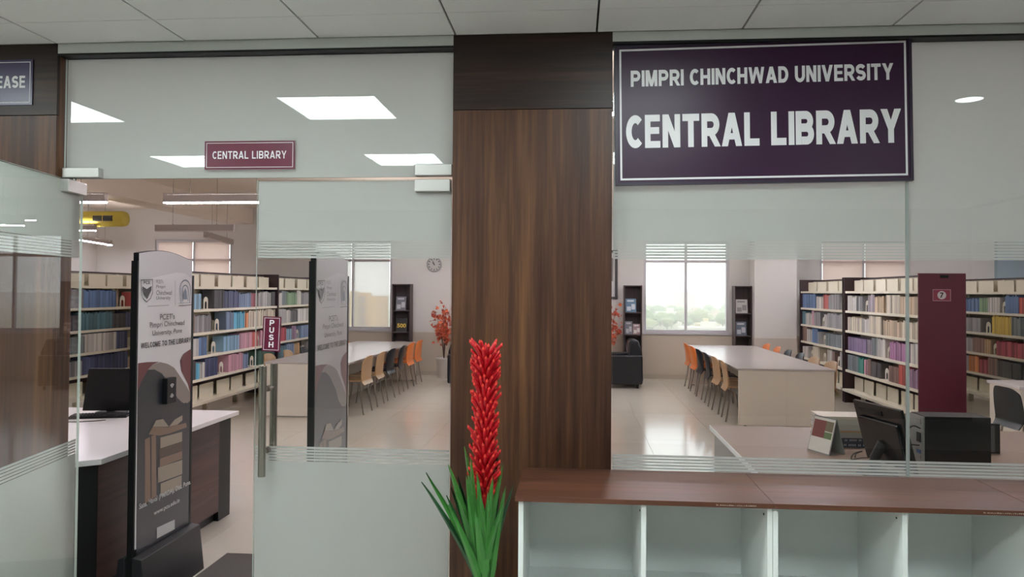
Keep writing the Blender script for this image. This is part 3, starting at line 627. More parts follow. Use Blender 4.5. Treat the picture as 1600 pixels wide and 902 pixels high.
# stacked books beside the calendar
z = DT
for k, (cn, cc, th, tw) in enumerate([('dark blue', (34, 38, 58), .03, 0), ('navy', (44, 46, 62), .026, .05), ('grey', (150, 148, 142), .03, -.04), ('tan edged', (168, 134, 100), .012, .03), ('light grey', (176, 174, 166), .034, 0), ('pale grey', (190, 186, 176), .032, .04), ('cream topped', (206, 198, 182), .014, -.03)]):
    t = thing('book', '%s book lying in the stack beside the desk calendar' % cn, 'book', (1.60, 1.50, z), tw, 'books stacked beside the desk calendar')
    m = mat('stack_book_%d' % k, cc, .5)
    MB().box(-.15, .15, -.105, .105, 0, .003).box(-.15, .15, -.105, .105, th-.003, th).box(-.15, .15, -.105, -.101, .003, th-.003).build('cover', m, t); bx('page_block', PAPER, t, -.145, .145, -.1005, .10, .0031, th-.0031)
    if k in (0, 1): letters('spine_lettering', '|| ||||| || |||', WHITE, t, (-.02, -.1056, th*.3), (1, 0, 0), (0, 0, 1), .13, th*.4)
    z += th+.0003
for lab, pts in (('black cable looping from the port plate behind the tilted monitor', [(1.822, .95, .94), (1.77, .93, .955), (1.71, .88, .9), (1.69, .86, .8), (1.70, .86, .749)]), ('black cable coiled between calendar and monitor stand', [(1.54, 1.1, .75), (1.58, 1.2, .75), (1.62, 1.22, .76), (1.54, 1.12, .765), (1.5, 1.04, .75), (1.56, 1.08, .75), (1.62, 1.1, .75)]),
                 ('thin cable trailing past the foot of the tilted monitor', [(1.36, 1.0, .75), (1.46, .95, .75), (1.6, .98, .75), (1.7, 1.0, .752), (1.78, 1.02, .76)]), ('black plug lead reaching the port plate of the computer case', [(1.822, .96, .85), (1.76, .98, .845), (1.72, 1.0, .80), (1.75, 1.04, .755)]),
                 ('bundled black leads lying beside the computer case', [(1.8, 1.0, .76), (1.74, .99, .77), (1.8, 1.05, .775), (1.73, 1.06, .76), (1.79, 1.10, .757), (1.72, 1.1, .755)])): cable(lab, pts, .0035)

# ------------------------------------------------------------------ reading tables
def reading_table(x0, x1, y0, y1, label):
    t = thing('reading_table', label, 'table', (x0, y0, 0)); W, L = x1-x0, y1-y0; n = 3
    for k in range(n): bx('tabletop_panel', TABTOP, t, 0, W, k*L/n+.001, (k+1)*L/n-.001, .69, .715, .002)
    bx('end_panel', CREAM, t, .012, W/2-.001, .012, .034, .012, .69); bx('end_panel', CREAM, t, W/2+.001, W-.012, .012, .034, .012, .69); bx('end_panel', CREAM, t, .012, W-.012, L-.034, L-.012, .012, .69)
    bx('spine_panel', mat('table_spine_grey', (168, 164, 154), .6), t, W/2-.06, W/2+.06, .034, L-.034, .05, .69)
    for k in (0, 1):
        for j in (0, 1): MB().tube([(W*(.08+.84*k), .024+j*(L-.048), 0), (W*(.08+.84*k), .024+j*(L-.048), .013)], .018, 10).build('foot', BLACK, t)
    return t
reading_table(-4.06, -2.93, 6.47, 10.75, 'long white reading table behind the closed glass door')
reading_table(2.01, 3.19, 6.47, 10.75, 'long white reading table before the uncovered window')

# ------------------------------------------------------------------ chairs
def chair_proto(cname, rgb):
    m = mat('chair_'+cname, rgb, .3, spec=.35); t = thing('chair', 'chair', 'chair')
    def B(u, v):
        wd = .200+.022*math.sin(PI*min(1, v*1.1))-.05*max(0, v-.82)*2; z = .395+.385*v-.04*abs(u)**4*max(0, v-.85)/.15
        x = -.195-.075*v**1.4+.04*u*u*v-.035*max(0, .16-v)/.16
        return (x, u*wd, z)
    b_ = MB().sheet(B, 8, 12, (.013, 0, 0))
    b_.build('backrest', m, t, True)
    def S(u, v): return (-.20+.42*v, u*(.21+.012*math.sin(PI*v)), .445+.012*u*u-.03*max(0, v-.8)**2*14+.02*max(0, .15-v)*4)
    MB().sheet(S, 6, 8, (0, 0, -.016)).build('seat', m, t, True)
    for sx, sy in ((-1, -1), (-1, 1), (1, -1), (1, 1)):
        MB().tube([(sx*.15, sy*.16, .43), (sx*.17-.01, sy*.175, .22), (sx*.2-.02*(sx < 0), sy*.195, 0)], .0105, 8).build('leg', CHROME, t, True)
    return t
CH = {'tan': (176, 142, 104), 'black': (22, 25, 32), 'orange': (224, 124, 58)}
protos = {}
def chair(cn, x, y, rz, label, group=None):
    first = cn not in protos
    if first: protos[cn] = chair_proto(cn, CH[cn])
    o = protos[cn] if first else copy_tree(protos[cn])
    o.location = (x, y, 0); o.rotation_euler = (0, 0, rz); o['label'] = label
    if group: o['group'] = group
    elif 'group' in o: del o['group']
    return o
ORD = ['tan', 'tan', 'black', 'black', 'orange', 'orange']
rr = random.Random(5)
for tx_, where, xl, xr in ((-1, 'door table', -4.19, -2.80), (1, 'window table', 1.93, 3.29)):
    for side in (-1, 1):
        for k in range(6):
            x = (xl+.22 if side < 0 else xr-.22); y = 6.95+.68*k+rr.uniform(-.03, .03); rz = (0 if side < 0 else PI)+rr.uniform(-.06, .06)
            near = {(-1, -1): 'rack side', (-1, 1): 'open floor side', (1, -1): 'open floor side', (1, 1): 'rack side'}[(tx_, side)]
            endw = ['at the cream end panel', 'second from the cream end panel', 'next to the tan chairs', 'next to the orange chairs', 'next to the black chairs', 'closest to the rear wall'][k]
            chair(ORD[k], x, y, rz, '%s chair %s, %s of the %s' % (ORD[k], endw, near, where), 'chairs around the reading tables')
chair('black', 4.31, 4.42, .05, 'black plastic chair standing alone by the small white table', None)
t = thing('side_table', 'small white table with cream panel behind the lone black chair', 'table', (4.47, 4.86, 0))
bx('tabletop', WHITETOP, t, -.02, 1.2, -.02, .6, .70, .73, .002); bx('front_panel', CREAM, t, .02, 1.18, .02, .04, .02, .70); bx('side_panel', CREAM, t, 0, .02, 0, .58, 0, .70); bx('side_panel', CREAM, t, 1.16, 1.18, .04, .58, 0, .70)

# ------------------------------------------------------------------ book racks
ROWZ = [.215, .505, .80, 1.10, 1.40, 1.695]
def rack(name, label, x0, x1, y0, y1, nb, panel=None):
    r = thing('book_rack', label, 'book rack', (x0, y0, 0)); W, L = x1-x0, y1-y0
    for z in ROWZ: bx('shelf', RACKC, r, .004 if z > .3 else -.04, W-.004 if z > .3 else W+.04, .02, L-.02, z-.034, z)
    for sgn in (-1, 1): bx('shade_strip', RACKD, r, W/2+sgn*.1-.006, W/2+sgn*.1+.006, .02, L-.02, ROWZ[0]+.17, ROWZ[1]-.036)  # dark strips standing in for the shaded void above the base shelf
    bx('back_panel', RACKB, r, W/2-.004, W/2+.004, .02, L-.02, ROWZ[0], 1.87)
    for k in range(nb+1):
        y = .03+(L-.06)*k/nb; bx('upright', RACKC, r, W/2-.03, W/2+.03, y-.018, y+.018, .0, 1.87)
    pl = MB().box(-.004, .004, -.5, .5, 0, .145).mesh('stop_plate'); pl.materials.append(RACKC)
    for k in range(nb):
        a_ = .05+(L-.06)*k/nb; wv = (L-.06)/nb
        for z in (ROWZ[0], ROWZ[5]):
            for sgn in (-1, 1):
                for (q0, q1) in ((.05, .46), (.52, .93)):
                    o = bpy.data.objects.new('stop_plate', pl); COL.objects.link(o); o.parent = r; o.location = (W/2+sgn*.14, a_+wv*(q0+q1)/2-.02, z); o.scale = (1, wv*(q1-q0), 1.3 if z < .3 else 1.1)
        for z in ROWZ[1:5]:
            for sgn in (-1, 1):
                o = bpy.data.objects.new('stop_plate', pl); COL.objects.link(o); o.parent = r; o.location = (W/2+sgn*.05, a_+wv*.46, z); o.scale = (1, wv*.8, .9)
    for y in (0, L-.02): bx('end_panel', MAROON if (panel and y == 0) else RACKD, r, -.012, W+.012, y, y+.02, 0, 1.905)
    bx('top_rail', RACKD, r, W/2-.012, W/2+.012, .02, L-.02, 1.872, 1.895)
    return r
RK = {}
def addrack(key, label, face, x, y0, y1, nb=3, panel=None):
    x0, x1 = (x, x+.52) if face < 0 else (x-.52, x)
    RK[key] = dict(o=rack(key, label, x0, x1, y0, y1, nb, panel), face=face, x=x, y0=y0, y1=y1)
addrack('R1', 'cream book rack with a maroon end panel numbered seven', -1, 4.09, 6.25, 8.82, 3, True)
addrack('R2', 'cream book rack next to the square pillar', -1, 4.10, 8.90, 11.18, 2)
addrack('R3', 'cream book rack with red and yellow book rows beyond the lone black chair', -1, 5.9, 6.3, 10.3, 4)
addrack('L1', 'cream book rack with navy and cyan book rows behind the PUSH plate', 1, -4.80, 5.92, 8.76, 3)
addrack('L2', 'cream book rack with dark blue book rows behind the reception desk monitor', 1, -6.5, 5.7, 9.3, 4)
addrack('L3', 'cream book rack behind the end of the reading table near the PUSH plate', 1, -4.88, 8.96, 11.25, 2)
# number plate on the maroon end panel
a_, c_ = atY(1457, 452, 6.245), atY(1486, 471, 6.245)
t = thing('number_plate', 'pink number plate reading 7 on the maroon rack end', 'sign', (a_.x, 6.249, c_.z)); W, H = c_.x-a_.x, a_.z-c_.z
bx('plate', mat('plate_pink', (150, 60, 84), .4), t, 0, W, -.004, 0, 0, H); rect_frame('border_line', WHITE, t, .004, W-.004, .004, H-.004, .003, -.0046, -.004)
MB().prism([(W/2+.05*math.cos(2*PI*k/24), H/2+.05*math.sin(2*PI*k/24)) for k in range(24)], 'Y', -.0055, -.004).build('disc', WHITE, t); letters('numeral', '7', BLACK, t, (W/2-.022, -.006, H/2-.032), (1, 0, 0), (0, 0, 1), .044, .064, .02)
o = bx('label_holder', BLACK, None, 4.33, 4.42, 6.241, 6.249, 1.85, 1.885); tag(o, 'small black label holder at the top of the maroon rack end', 'label holder')

# books -----------------------------------------------------------------------
BC = {'white': (212, 208, 200), 'cream': (216, 204, 178), 'beige': (206, 178, 142), 'grey': (132, 132, 136), 'pale grey': (172, 172, 172), 'lilac': (150, 136, 150), 'purple': (112, 88, 134), 'pink': (196, 138, 156), 'magenta': (158, 96, 146),
      'slate': (92, 106, 112), 'teal': (32, 122, 106), 'dark': (48, 46, 50), 'brown': (120, 86, 74), 'red': (190, 62, 52), 'crimson': (176, 48, 64), 'mauve': (142, 104, 136), 'blue': (58, 96, 150), 'sky blue': (120, 172, 204), 'cyan': (60, 160, 196), 'navy': (40, 50, 92), 'steel blue': (96, 122, 160),
      'green': (98, 138, 92), 'yellow': (224, 186, 52), 'orange': (222, 122, 52), 'maroon': (116, 40, 52), 'dark green': (34, 78, 66), 'dark teal': (46, 96, 112), 'black': (30, 30, 34), 'tan': (190, 150, 98)}
ROWS = {   # top row of books first; seen from left to right
 'R1': [[('white', .35), ('dark', .10), ('grey', .15), ('', .22), ('lilac', .25), ('beige', .3), ('', .08), ('cream', .45), ('beige', .55)], [('cream', .6), ('white', .25), ('cream', .45), ('', .05), ('beige', .6), ('cream', .5)],
        [('purple', .72), ('', .04), ('lilac', .16), ('slate', .18), ('white', .28), ('', .14), ('magenta', .55), ('', .06), ('white', .25)], [('slate', .42), ('teal', .2), ('', .03), ('pink', .14), ('brown', .12), ('dark', .34), ('', .26), ('brown', .3), ('red', .22), ('', .08), ('mauve', .3)]],
 'R2': [[('blue', .75), ('', .02), ('white', .38), ('red', .26), ('grey', .5), ('', .1), ('dark', .1)], [('dark teal', .16), ('white', .32), ('pink', .12), ('grey', .28), ('', .2), ('white', .14), ('grey', .58), ('white', .1)], [('brown', .24), ('white', .26), ('blue', .28), ('grey', .14), ('', .24), ('slate', .66), ('pale grey', .1)], [('white', .3), ('', .2), ('cream', .3), ('', .35), ('white', .2), ('brown', .1), ('', .2), ('pale grey', .15)]],
 'R3': [[('steel blue', .8), ('blue', .75), ('green', .22), ('white', .3), ('', .12), ('blue', .3), ('red', .2), ('yellow', .3), ('yellow', .2), ('', .1), ('white', .3)], [('slate', .7), ('grey', .8), ('', .28), ('yellow', .42), ('slate', .5), ('', .2), ('grey', .5)], [('grey', .8), ('pale grey', .45), ('brown', .3), ('tan', .15), ('', .12), ('crimson', .62), ('', .26), ('white', .3), ('grey', .3)], [('pale grey', .8), ('grey', .36), ('orange', .24), ('crimson', .22), ('brown', .2), ('dark', .5), ('', .26), ('slate', .4), ('white', .3)]],
 'L1': [[('sky blue', .22), ('', .3), ('black', .25), ('navy', .38), ('steel blue', .34), ('maroon', .14), ('', .08), ('pale grey', .4), ('dark', .14)], [('brown', .1), ('grey', .36), ('', .36), ('steel blue', .2), ('cyan', .3), ('orange', .1), ('cream', .85)], [('white', .2), ('blue', .2), ('', .42), ('sky blue', .45), ('pink', .4), ('red', .18), ('', .1), ('pink', .3), ('white', .2)], [('dark', .12), ('cyan', .08), ('white', .12), ('navy', .28), ('', .26), ('pink', .38), ('steel blue', .14), ('', .3), ('dark green', .5)]],
 'L2': [[('grey', .5), ('blue', .56), ('', .3), ('red', .04), ('pale grey', .9), ('white', .4)], [('pink', .25), ('dark', .2), ('dark teal', .58), ('black', .26), ('navy', .3), ('', .1), ('purple', .7), ('grey', .4)], [('slate', .5), ('white', .52), ('navy', .2), ('', .4), ('white', .35), ('pink', .3), ('white', .3)], [('grey', .45), ('navy', .75), ('', .3), ('tan', .6), ('cream', .4)]],
 'L3': [[('white', .14), ('slate', .2), ('green', .45), ('white', .18), ('grey', .5), ('white', .5)], [('pale grey', .3), ('white', .2), ('dark', .3), ('white', .5), ('', .1), ('cream', .5)], [('crimson', .3), ('sky blue', .2), ('mauve', .16), ('', .2), ('steel blue', .45), ('white', .4)], [('dark teal', .25), ('steel blue', .2), ('tan', .16), ('', .3), ('grey', .4)]]}
RDESC = {'R1': 'the maroon-ended rack', 'R2': 'the rack by the pillar', 'R3': 'the rack behind the lone chair', 'L1': 'the rack behind the PUSH plate', 'L2': 'the rack behind the reception monitor', 'L3': 'the rack behind the reading table'}
ub = MB(); ub.box(-.5, -.44, -.5, .5, 0, 1); ub.box(-.44, .5, -.5, -.40, 0, 1); ub.box(-.44, .5, .40, .5, 0, 1); ub.box(-.44, .46, -.40, .40, .03, .97, 1)
UB = ub.mesh('book'); UB.materials.append(WHITE); UB.materials.append(PAPER)
rr = random.Random(21); cand = []
for key, rows in ROWS.items():
    R_ = RK[key]; face = R_['face']; far = R_['face'] < 0
    for ri, row in enumerate(rows):
        z = ROWZ[4-ri]; pos = .07; L = R_['y1']-R_['y0']-.12; total = sum(l for _, l in row); sc_ = L/total
        for cn, ln in row:
            ln *= sc_
            if not cn: pos += ln; continue
            end = pos+ln; th0 = rr.choice([.026, .03, .034, .04]); h0 = rr.uniform(.195, .25); mixd = rr.random() < .5
            while pos < end-.012:
                th = min(th0*rr.uniform(.8, 1.2) if mixd else th0, end-pos); h = min(.262, h0*(rr.uniform(.93, 1.06) if mixd else rr.uniform(.995, 1.005))); dp = rr.uniform(.155, .18)
                yy = pos+th/2; y = (R_['y1']-yy) if far else (R_['y0']+yy)
                xface = R_['x']+(-face)*(.02+rr.uniform(0, .006)); x = xface-face*dp/2
                cand.append((key, ri, cn, x, y, z, th, h, dp, face)); pos += th+.0004
            pos = end
        # white arched book supports fill the gaps
def bookcol(cn, k):
    nm = 'book_%s_%d' % (cn.replace(' ', '_'), k); c = BC[cn]; f = (.86, 1.0, 1.12)[k]; return mat(nm, tuple(min(250, int((v*.74+196*.26)*f)) for v in c), .4)
def seen(c):
    v = Vector((c[3], c[4], c[5]+.12))-CAMP; zz = v.dot(fw); px_ = 800+FOC*v.dot(rt)/zz; py_ = CYPX-FOC*v.dot(up)/zz
    if not 30 < px_ < 1600: return False
    if c[0][0] == 'L' and (208 < px_ < 302 or 484 < px_ < 541): return False
    if c[0] == 'R3' and px_ < 1507: return False
    return True
cand.sort(key=lambda c: (not seen(c), (Vector((c[3], c[4], c[5]))-CAMP).length))
ORDN = ['top book', 'second book', 'third book', 'lowest book']
for c in cand[:296]:
    key, ri, cn, x, y, z, th, h, dp, face = c
    o = bpy.data.objects.new('book', UB); COL.objects.link(o); o.location = (x, y, z+.0005); o.scale = (dp, th, h); o.rotation_euler = (0, 0, 0 if face < 0 else PI)
    o.material_slots[0].link = 'OBJECT'; o.material_slots[0].material = bookcol(cn, rr.randrange(3))
    tag(o, '%s book on the %s shelf of %s' % (cn, ORDN[ri], RDESC[key]), 'book', '%s books on the %s shelf of %s' % (cn, ORDN[ri], RDESC[key]))
st = MB(); mats = []; idx = {}
for c in cand[296:]:
    key, ri, cn, x, y, z, th, h, dp, face = c; m = bookcol(cn, rr.randrange(3))
    if m.name not in idx: idx[m.name] = len(mats); mats.append(m)
    st.box(x-dp/2, x+dp/2, y-th/2, y+th/2, z+.0005, z+h, idx[m.name])
o = st.build('book_rows', mats); tag(o, 'remaining rows of coloured books filling the library racks', 'books', kind='stuff')
# arched steel book supports
BE = MB(); arch = [(-.06, 0), (-.06, .11)]+[(-.06*math.cos(PI*k/10), .11+.05*math.sin(PI*k/10)) for k in range(1, 10)]+[(.06, .11), (.06, 0)]; inn = [(-.028, .0), (-.028, .07)]+[(-.028*math.cos(PI*k/10), .07+.03*math.sin(PI*k/10)) for k in range(1, 10)]+[(.028, .07), (.028, 0)]
n = len(arch)
for a_, s_ in ((0, 1), (.003, -1)):
    vs = [(a_, p[0], p[1]) for p in arch]+[(a_, p[0], p[1]) for p in inn]; BE.add(vs, [((i, i+1, n+i+1, n+i) if s_ > 0 else (n+i, n+i+1, i+1, i)) for i in range(n-1)])
for lst in (arch, inn): BE.add([(0, p[0], p[1]) for p in lst]+[(.003, p[0], p[1]) for p in lst], [(i, i+1, n+i+1, n+i) for i in range(n-1)])
BE.box(0, .1, -.06, .06, 0, .0015)
def gaps(key):
    R_ = RK[key]; far = R_['face'] < 0; out = []
    for ri, row in enumerate(ROWS[key]):
        pos = .07; L = R_['y1']-R_['y0']-.12; sc_ = L/sum(l for _, l in row)
        for cn, ln in row:
            if not cn and ln*sc_ > .1: yy = pos+ln*sc_/2; out.append((ri, (R_['y1']-yy) if far else (R_['y0']+yy), ln*sc_))
            pos += ln*sc_
    return out
bem = BE.mesh('bookend'); bem.materials.append(mat('bookend_white', (216, 212, 196), .4))
for key in RK:
    for ri, y, g_ in gaps(key):
        R_ = RK[key]; face = R_['face']
        o = bpy.data.objects.new('bookend', bem); COL.objects.link(o); o.location = (R_['x']-face*.05, y, ROWZ[4-ri]+.0005); o.rotation_euler = (0, 0, 0 if face < 0 else PI); o.scale = (1, min(1.0, g_/.13), 1)
        tag(o, 'arched white steel bookend on the %s shelf of %s' % (ORDN[ri], RDESC[key]), 'bookend', 'arched bookends on the %s shelf of %s' % (ORDN[ri], RDESC[key]))

# ------------------------------------------------------------------ slim dark display shelves at the rear wall
def slim(x0, x1, label, covers):
    t = thing('display_shelf', label, 'shelf', (x0, YB-.30, 0)); W = x1-x0
    bx('side_panel', SHWOOD, t, 0, .018, 0, .26, 0, 1.79); bx('side_panel', SHWOOD, t, W-.018, W, 0, .26, 0, 1.79); bx('back_panel', SHWOOD, t, .018, W-.018, .245, .26, 0, 1.79)
    Z = [.0, .42, .84, 1.26, 1.77]
    for z in Z: bx('shelf', SHWOOD, t, .018, W-.018, 0, .245, z, z+.018)
    for k, (cells, z) in enumerate(zip(covers, (1.278, .858, .438))):
        for (lab, u, wd, h, cc, c2, txt) in cells:
            m = thing('magazine', lab, 'magazine', (x0+.02+u*(W-.04), YB-.21, z+.001)); m.rotation_euler = (-.18, 0, 0)
            bx('cover', mat('cover_%s' % lab.replace(' ', '_'), cc, .35), m, 0, wd, 0, .008, 0, h); bx('page_block', PAPER, m, .003, wd-.003, .0081, .012, .003, h-.003)
            b_ = MB()
            for (p0, p1, q0, q1) in ((.12, .5, .1, .42), (.55, .9, .2, .6), (.15, .8, .78, .9)): b_.add([(wd*p0, -.0006, h*q0), (wd*p1, -.0006, h*q0), (wd*p1, -.0006, h*q1), (wd*p0, -.0006, h*q1)], [(0, 1, 2, 3)])
            if txt: letters('cover_lettering', txt, mat('cover_yellow', (224, 190, 70), .4), m, (wd*.1, -.0008, h*.3), (1, 0, 0), (0, 0, 1), wd*.8, h*.3, .03)
            else: b_.build('cover_picture', mat('pic_%s' % lab.replace(' ', '_'), c2, .4), m)
slim(-3.56, -3.20, 'slim dark display shelf holding the black and yellow 500 cover', [[('grey picture magazine above the 500 cover', .1, .2, .27, (120, 122, 128), (190, 190, 192), '')], [('black magazine with yellow 500 lettering', .12, .22, .27, (38, 36, 38), (0, 0, 0), '500')], [('pale magazine under the 500 cover', .1, .2, .24, (140, 140, 142), (90, 90, 96), '')]])
slim(.91, 1.25, 'slim dark display shelf between the black armchair and the uncovered window', [[('blue and white magazine beside the uncovered window', .05, .2, .26, (100, 134, 158), (206, 214, 220), '')], [('grey magazine left on the crowded display shelf', .02, .14, .25, (118, 122, 130), (190, 186, 186), ''), ('striped pink magazine on the crowded display shelf', .52, .14, .2, (160, 132, 132), (216, 210, 204), '')], [('dark magazine low on the crowded display shelf', .1, .2, .24, (96, 70, 74), (160, 150, 150), '')]])
slim(2.965, 3.345-.06, 'slim dark display shelf touching the square pillar', [[('white sketch magazine on the shelf touching the pillar', .06, .22, .26, (206, 202, 198), (150, 146, 146), '')], [('blue grey magazine on the shelf touching the pillar', .06, .2, .26, (104, 116, 130), (196, 200, 204), '')], [('reddish magazine low on the shelf touching the pillar', .06, .2, .24, (110, 72, 74), (150, 140, 140), '')]])

# ------------------------------------------------------------------ wall clock, picture
t = thing('wall_clock', 'round clear faced wall clock with black hands on the rear wall', 'clock', (-2.79, YB-.03, 2.185)); t.rotation_euler = (PI/2, 0, 0)
MB().lathe([(.145, -.028), (.15, -.02), (.15, .0), (.135, .004), (.128, .0), (.128, -.012)], n=32, cap=False).build('rim', mat('clock_rim', (150, 150, 148), .3, .4), t, True)
MB().lathe([(.13, -.018), (.13, -.012)], n=32).build('dial', mat('clock_dial', (188, 184, 178), .4), t)
b_ = MB()
for k in range(12):
    a_ = 2*PI*k/12; c_, s_ = math.cos(a_), math.sin(a_); b_.add([(c_*r_-s_*w_, s_*r_+c_*w_, -.011) for r_, w_ in ((.095, -.008), (.12, -.008), (.12, .008), (.095, .008))], [(0, 1, 2, 3)])
b_.build('hour_mark', BLACK, t)
for an, ln, wd in ((1.95, .085, .008), (2.3, .06, .009)): MB().prism([(math.cos(an)*u-math.sin(an)*w_, math.sin(an)*u+math.cos(an)*w_) for u, w_ in ((-.02, -wd), (ln, -.003), (ln, .003), (-.02, wd))], 'Z', -.009, -.006).build('clock_hand', BLACK, t)
t = thing('picture_frame', 'dark framed picture on the rear wall beside the slim shelf', 'picture', (.0, YB-.03, 1.52))
rect_frame('frame', mat('frame_dark', (60, 58, 60), .4), t, 0, .80, 0, .95, .05, 0, .028); bx('picture', mat('picture_pale', (196, 194, 190), .4), t, .05, .75, .015, .02, .05, .9); bx('picture_shape', mat('picture_grey', (110, 108, 106), .5), t, .45, .715, .0142, .015, .35, .8)

# ------------------------------------------------------------------ armchairs
def armchair(x, y, rz, label):
    t = thing('armchair', label, 'armchair', (x, y, 0), rz)      # faces +X, back at -X
    def cb(nm, a, bev): bx(nm, LEATHER, t, *a, bevel=bev)
    cb('base', (-.38, .36, -.30, .30, .07, .30), .02); cb('seat_cushion', (-.22, .38, -.295, .295, .302, .43), .035)
    cb('arm', (-.40, .38, -.42, -.302, .07, .57), .03); cb('arm', (-.40, .38, .302, .42, .07, .57), .03)
    MB().prism([(-.42, .10), (-.25, .10), (-.20, .45), (-.17, .80), (-.22, .835), (-.33, .82), (-.40, .62)], 'Y', -.30, .30).build('backrest', LEATHER, t, bevel=.03)
    for sx in (-.32, .3):
        for sy in (-.33, .33): MB().tube([(sx, sy, 0), (sx, sy, .075)], .022, 10).build('foot', BLACKG, t)
    return t
armchair(.75, 10.45, PI, 'black leather armchair before the slim shelf by the uncovered window')
armchair(-1.80, 10.2, 0, 'black leather armchair before the red leaved plant under the clock')

# ------------------------------------------------------------------ potted plants with red leaves
MAPLE = mat('maple_red', (176, 72, 48), .6, var=.3, vscale=20); MAPLE2 = mat('maple_orange', (206, 104, 66), .6, var=.25, vscale=20)
def potted(x, y, h, label, seed):
    t = thing('potted_plant', label, 'plant', (x, y, 0)); r_ = random.Random(seed)
    MB().lathe([(.10, 0), (.105, .01), (.15, .36), (.16, .37), (.16, .39), (.14, .39), (.135, .33)], n=24, cap=False).build('pot', mat('pot_white', (214, 210, 204), .4), t, True); MB().lathe([(.137, .34), (.137, .35)], n=20).build('soil', mat('soil', (70, 54, 44), .9), t)
    tips = []
    for k in range(7):
        a_ = r_.uniform(0, 2*PI); R_ = r_.uniform(.08, .26); z1 = h*r_.uniform(.72, .98) if k else h; p = [(0, 0, .33), (math.cos(a_)*R_*.3, math.sin(a_)*R_*.3, .33+(z1-.33)*.5), (math.cos(a_)*R_, math.sin(a_)*R_, z1)]
        MB().tube(p, [.009, .006, .003], 6).build('stem', mat('bark', (84, 60, 46), .8), t, True); tips.append([Vector(q) for q in p])
    lf = MB(); star = [(0, -.5), (.12, -.2), (.42, -.3), (.3, -.05), (.5, .12), (.2, .14), (.18, .3), (0, .55), (-.18, .3), (-.2, .14), (-.5, .12), (-.3, -.05), (-.42, -.3), (-.12, -.2)]
    for k in range(260):
        p = r_.choice(tips); s_ = r_.uniform(.35, 1); c_ = p[1].lerp(p[2], (s_-.35)/.65)+Vector((r_.gauss(0, .065), r_.gauss(0, .065), r_.gauss(0, .06)))
        if c_.z < .55: c_.z = .55+r_.random()*.15
        M = Matrix.Rotation(r_.uniform(0, 6.3), 3, 'Z') @ Matrix.Rotation(r_.uniform(.5, 2.2), 3, 'X') @ Matrix.Rotation(r_.uniform(0, 6.3), 3, 'Z'); sz = r_.uniform(.06, .10)
        lf.add([c_+M @ Vector((a*sz, b_*sz, .012*math.cos(6*a))) for a, b_ in star], [tuple(range(14))], k % 2)
    lf.build('foliage', [MAPLE, MAPLE2], t)['kind'] = 'stuff'
potted(-2.50, 11.22, 1.36, 'red leaved plant in a white pot under the wall clock', 4)
potted(.62, 11.2, 1.42, 'coral leaved plant in a white pot beside the slim shelf with a blue magazine', 9)

# ------------------------------------------------------------------ pendant lights and duct
def pendant(x0, x1, y0, y1, label, lit=True, z=2.5):
    v = Vector((x1-x0, y1-y0, 0)); L = v.length; t = thing('pendant_light', label, 'pendant light', (x0, y0, z), math.atan2(v.y, v.x), 'linear pendant lights of the library')
    hs = MB().box(0, L, -.028, .028, .012, .085).build('housing', mat('pendant_housing', (168, 158, 152), .4), t, bevel=.002)
    bx('diffuser', LEDM if lit else mat('pendant_off', (206, 196, 190), .4), hs, .004, L-.004, -.024, .024, 0, .0119)
    if lit: bx('ceiling_fill_strip', emit('pendant_ceiling_fill', (250, 240, 235), PENDANT*.3), hs, .03, L-.03, -.02, .02, .0851, .0875)  # added glowing strip that brightens the ceiling
    for q_ in (-1, 1): bx('fill_shield', MATS['pendant_housing'], hs, 0, L, min(q_*.028, q_*.026), max(q_*.028, q_*.026), .0851, .1)  # added rims that hide the glowing strip from below
    for q_ in (0, L-.002): bx('fill_shield', MATS['pendant_housing'], hs, q_, q_+.002, -.0259, .0259, .0851, .1)
    for u in (.22*L, .78*L): MB().tube([(u, 0, .085), (u, 0, LC-z)], .0022, 5).tube([(u, 0, .085), (u, 0, .11)], .007, 8).build('suspension_wire', mat('wire_grey', (90, 84, 80), .4), t)
pendant(-4.05, -2.85, 3.95, 3.95, 'lit linear pendant light above the first security gate')
pendant(-5.80, -4.61, 3.88, 3.88, 'lit linear pendant light before the yellow duct')
pendant(-6.14, -4.95, 7.46, 7.46, 'unlit linear pendant light above the rack behind the PUSH plate', False)
pendant(-8.2, -7.0, 7.36, 7.36, 'lit linear pendant light behind the yellow duct')
pendant(-9.0, -8.65, 10.9, 9.45, 'lit slanting pendant light by the far side wall')
pendant(-6.45, -6.03, 10.65, 8.75, 'unlit slanting pendant light before the pink blind', False)
for k, x in enumerate((-3.4, -1.4, .6, 2.5)):  # last pendant added to brighten the right racks
    pendant(x, x+1.2, 7.8, 7.8, ['lit pendant light over the reading table behind the door', 'lit pendant light over the open floor near the door table', 'lit pendant light over the open floor near the window table', 'added fill pendant light over the table before the uncovered window', 'lit pendant light over the rack with the maroon end panel'][k])
for k, x in enumerate((-7.6, -3.0, 1.8, 7.0, -.6, 4.4)):  # unseen front row added to brighten the library and the printed gate
    pendant(x, x+1.2, 1.9, 1.9, ['added fill pendant light above the white reception desk', 'added fill pendant light above the security gates', 'added fill pendant light above the tilted monitor', 'added fill pendant light by the front corner of the library', 'added fill pendant light just inside the wood column', 'added fill pendant light right of the work desk'][k], z=2.85)
for k, x in enumerate((-3.6, -1.2, 1.2, 3.6, 6.4)):
    pendant(x, x+1.2, 10.0, 10.0, ['lit pendant light over the far end of the door side table', 'lit pendant light between the two armchairs', 'lit pendant light before the uncovered window', 'lit pendant light before the square pillar', 'lit pendant light over the last rack aisle'][k], z=2.75)
YD = mat('duct_yellow', (206, 186, 76), .5)
t = thing('air_duct', 'round yellow air duct with black grille under the library ceiling', 'duct', (-6.6, 7.5, 2.69))
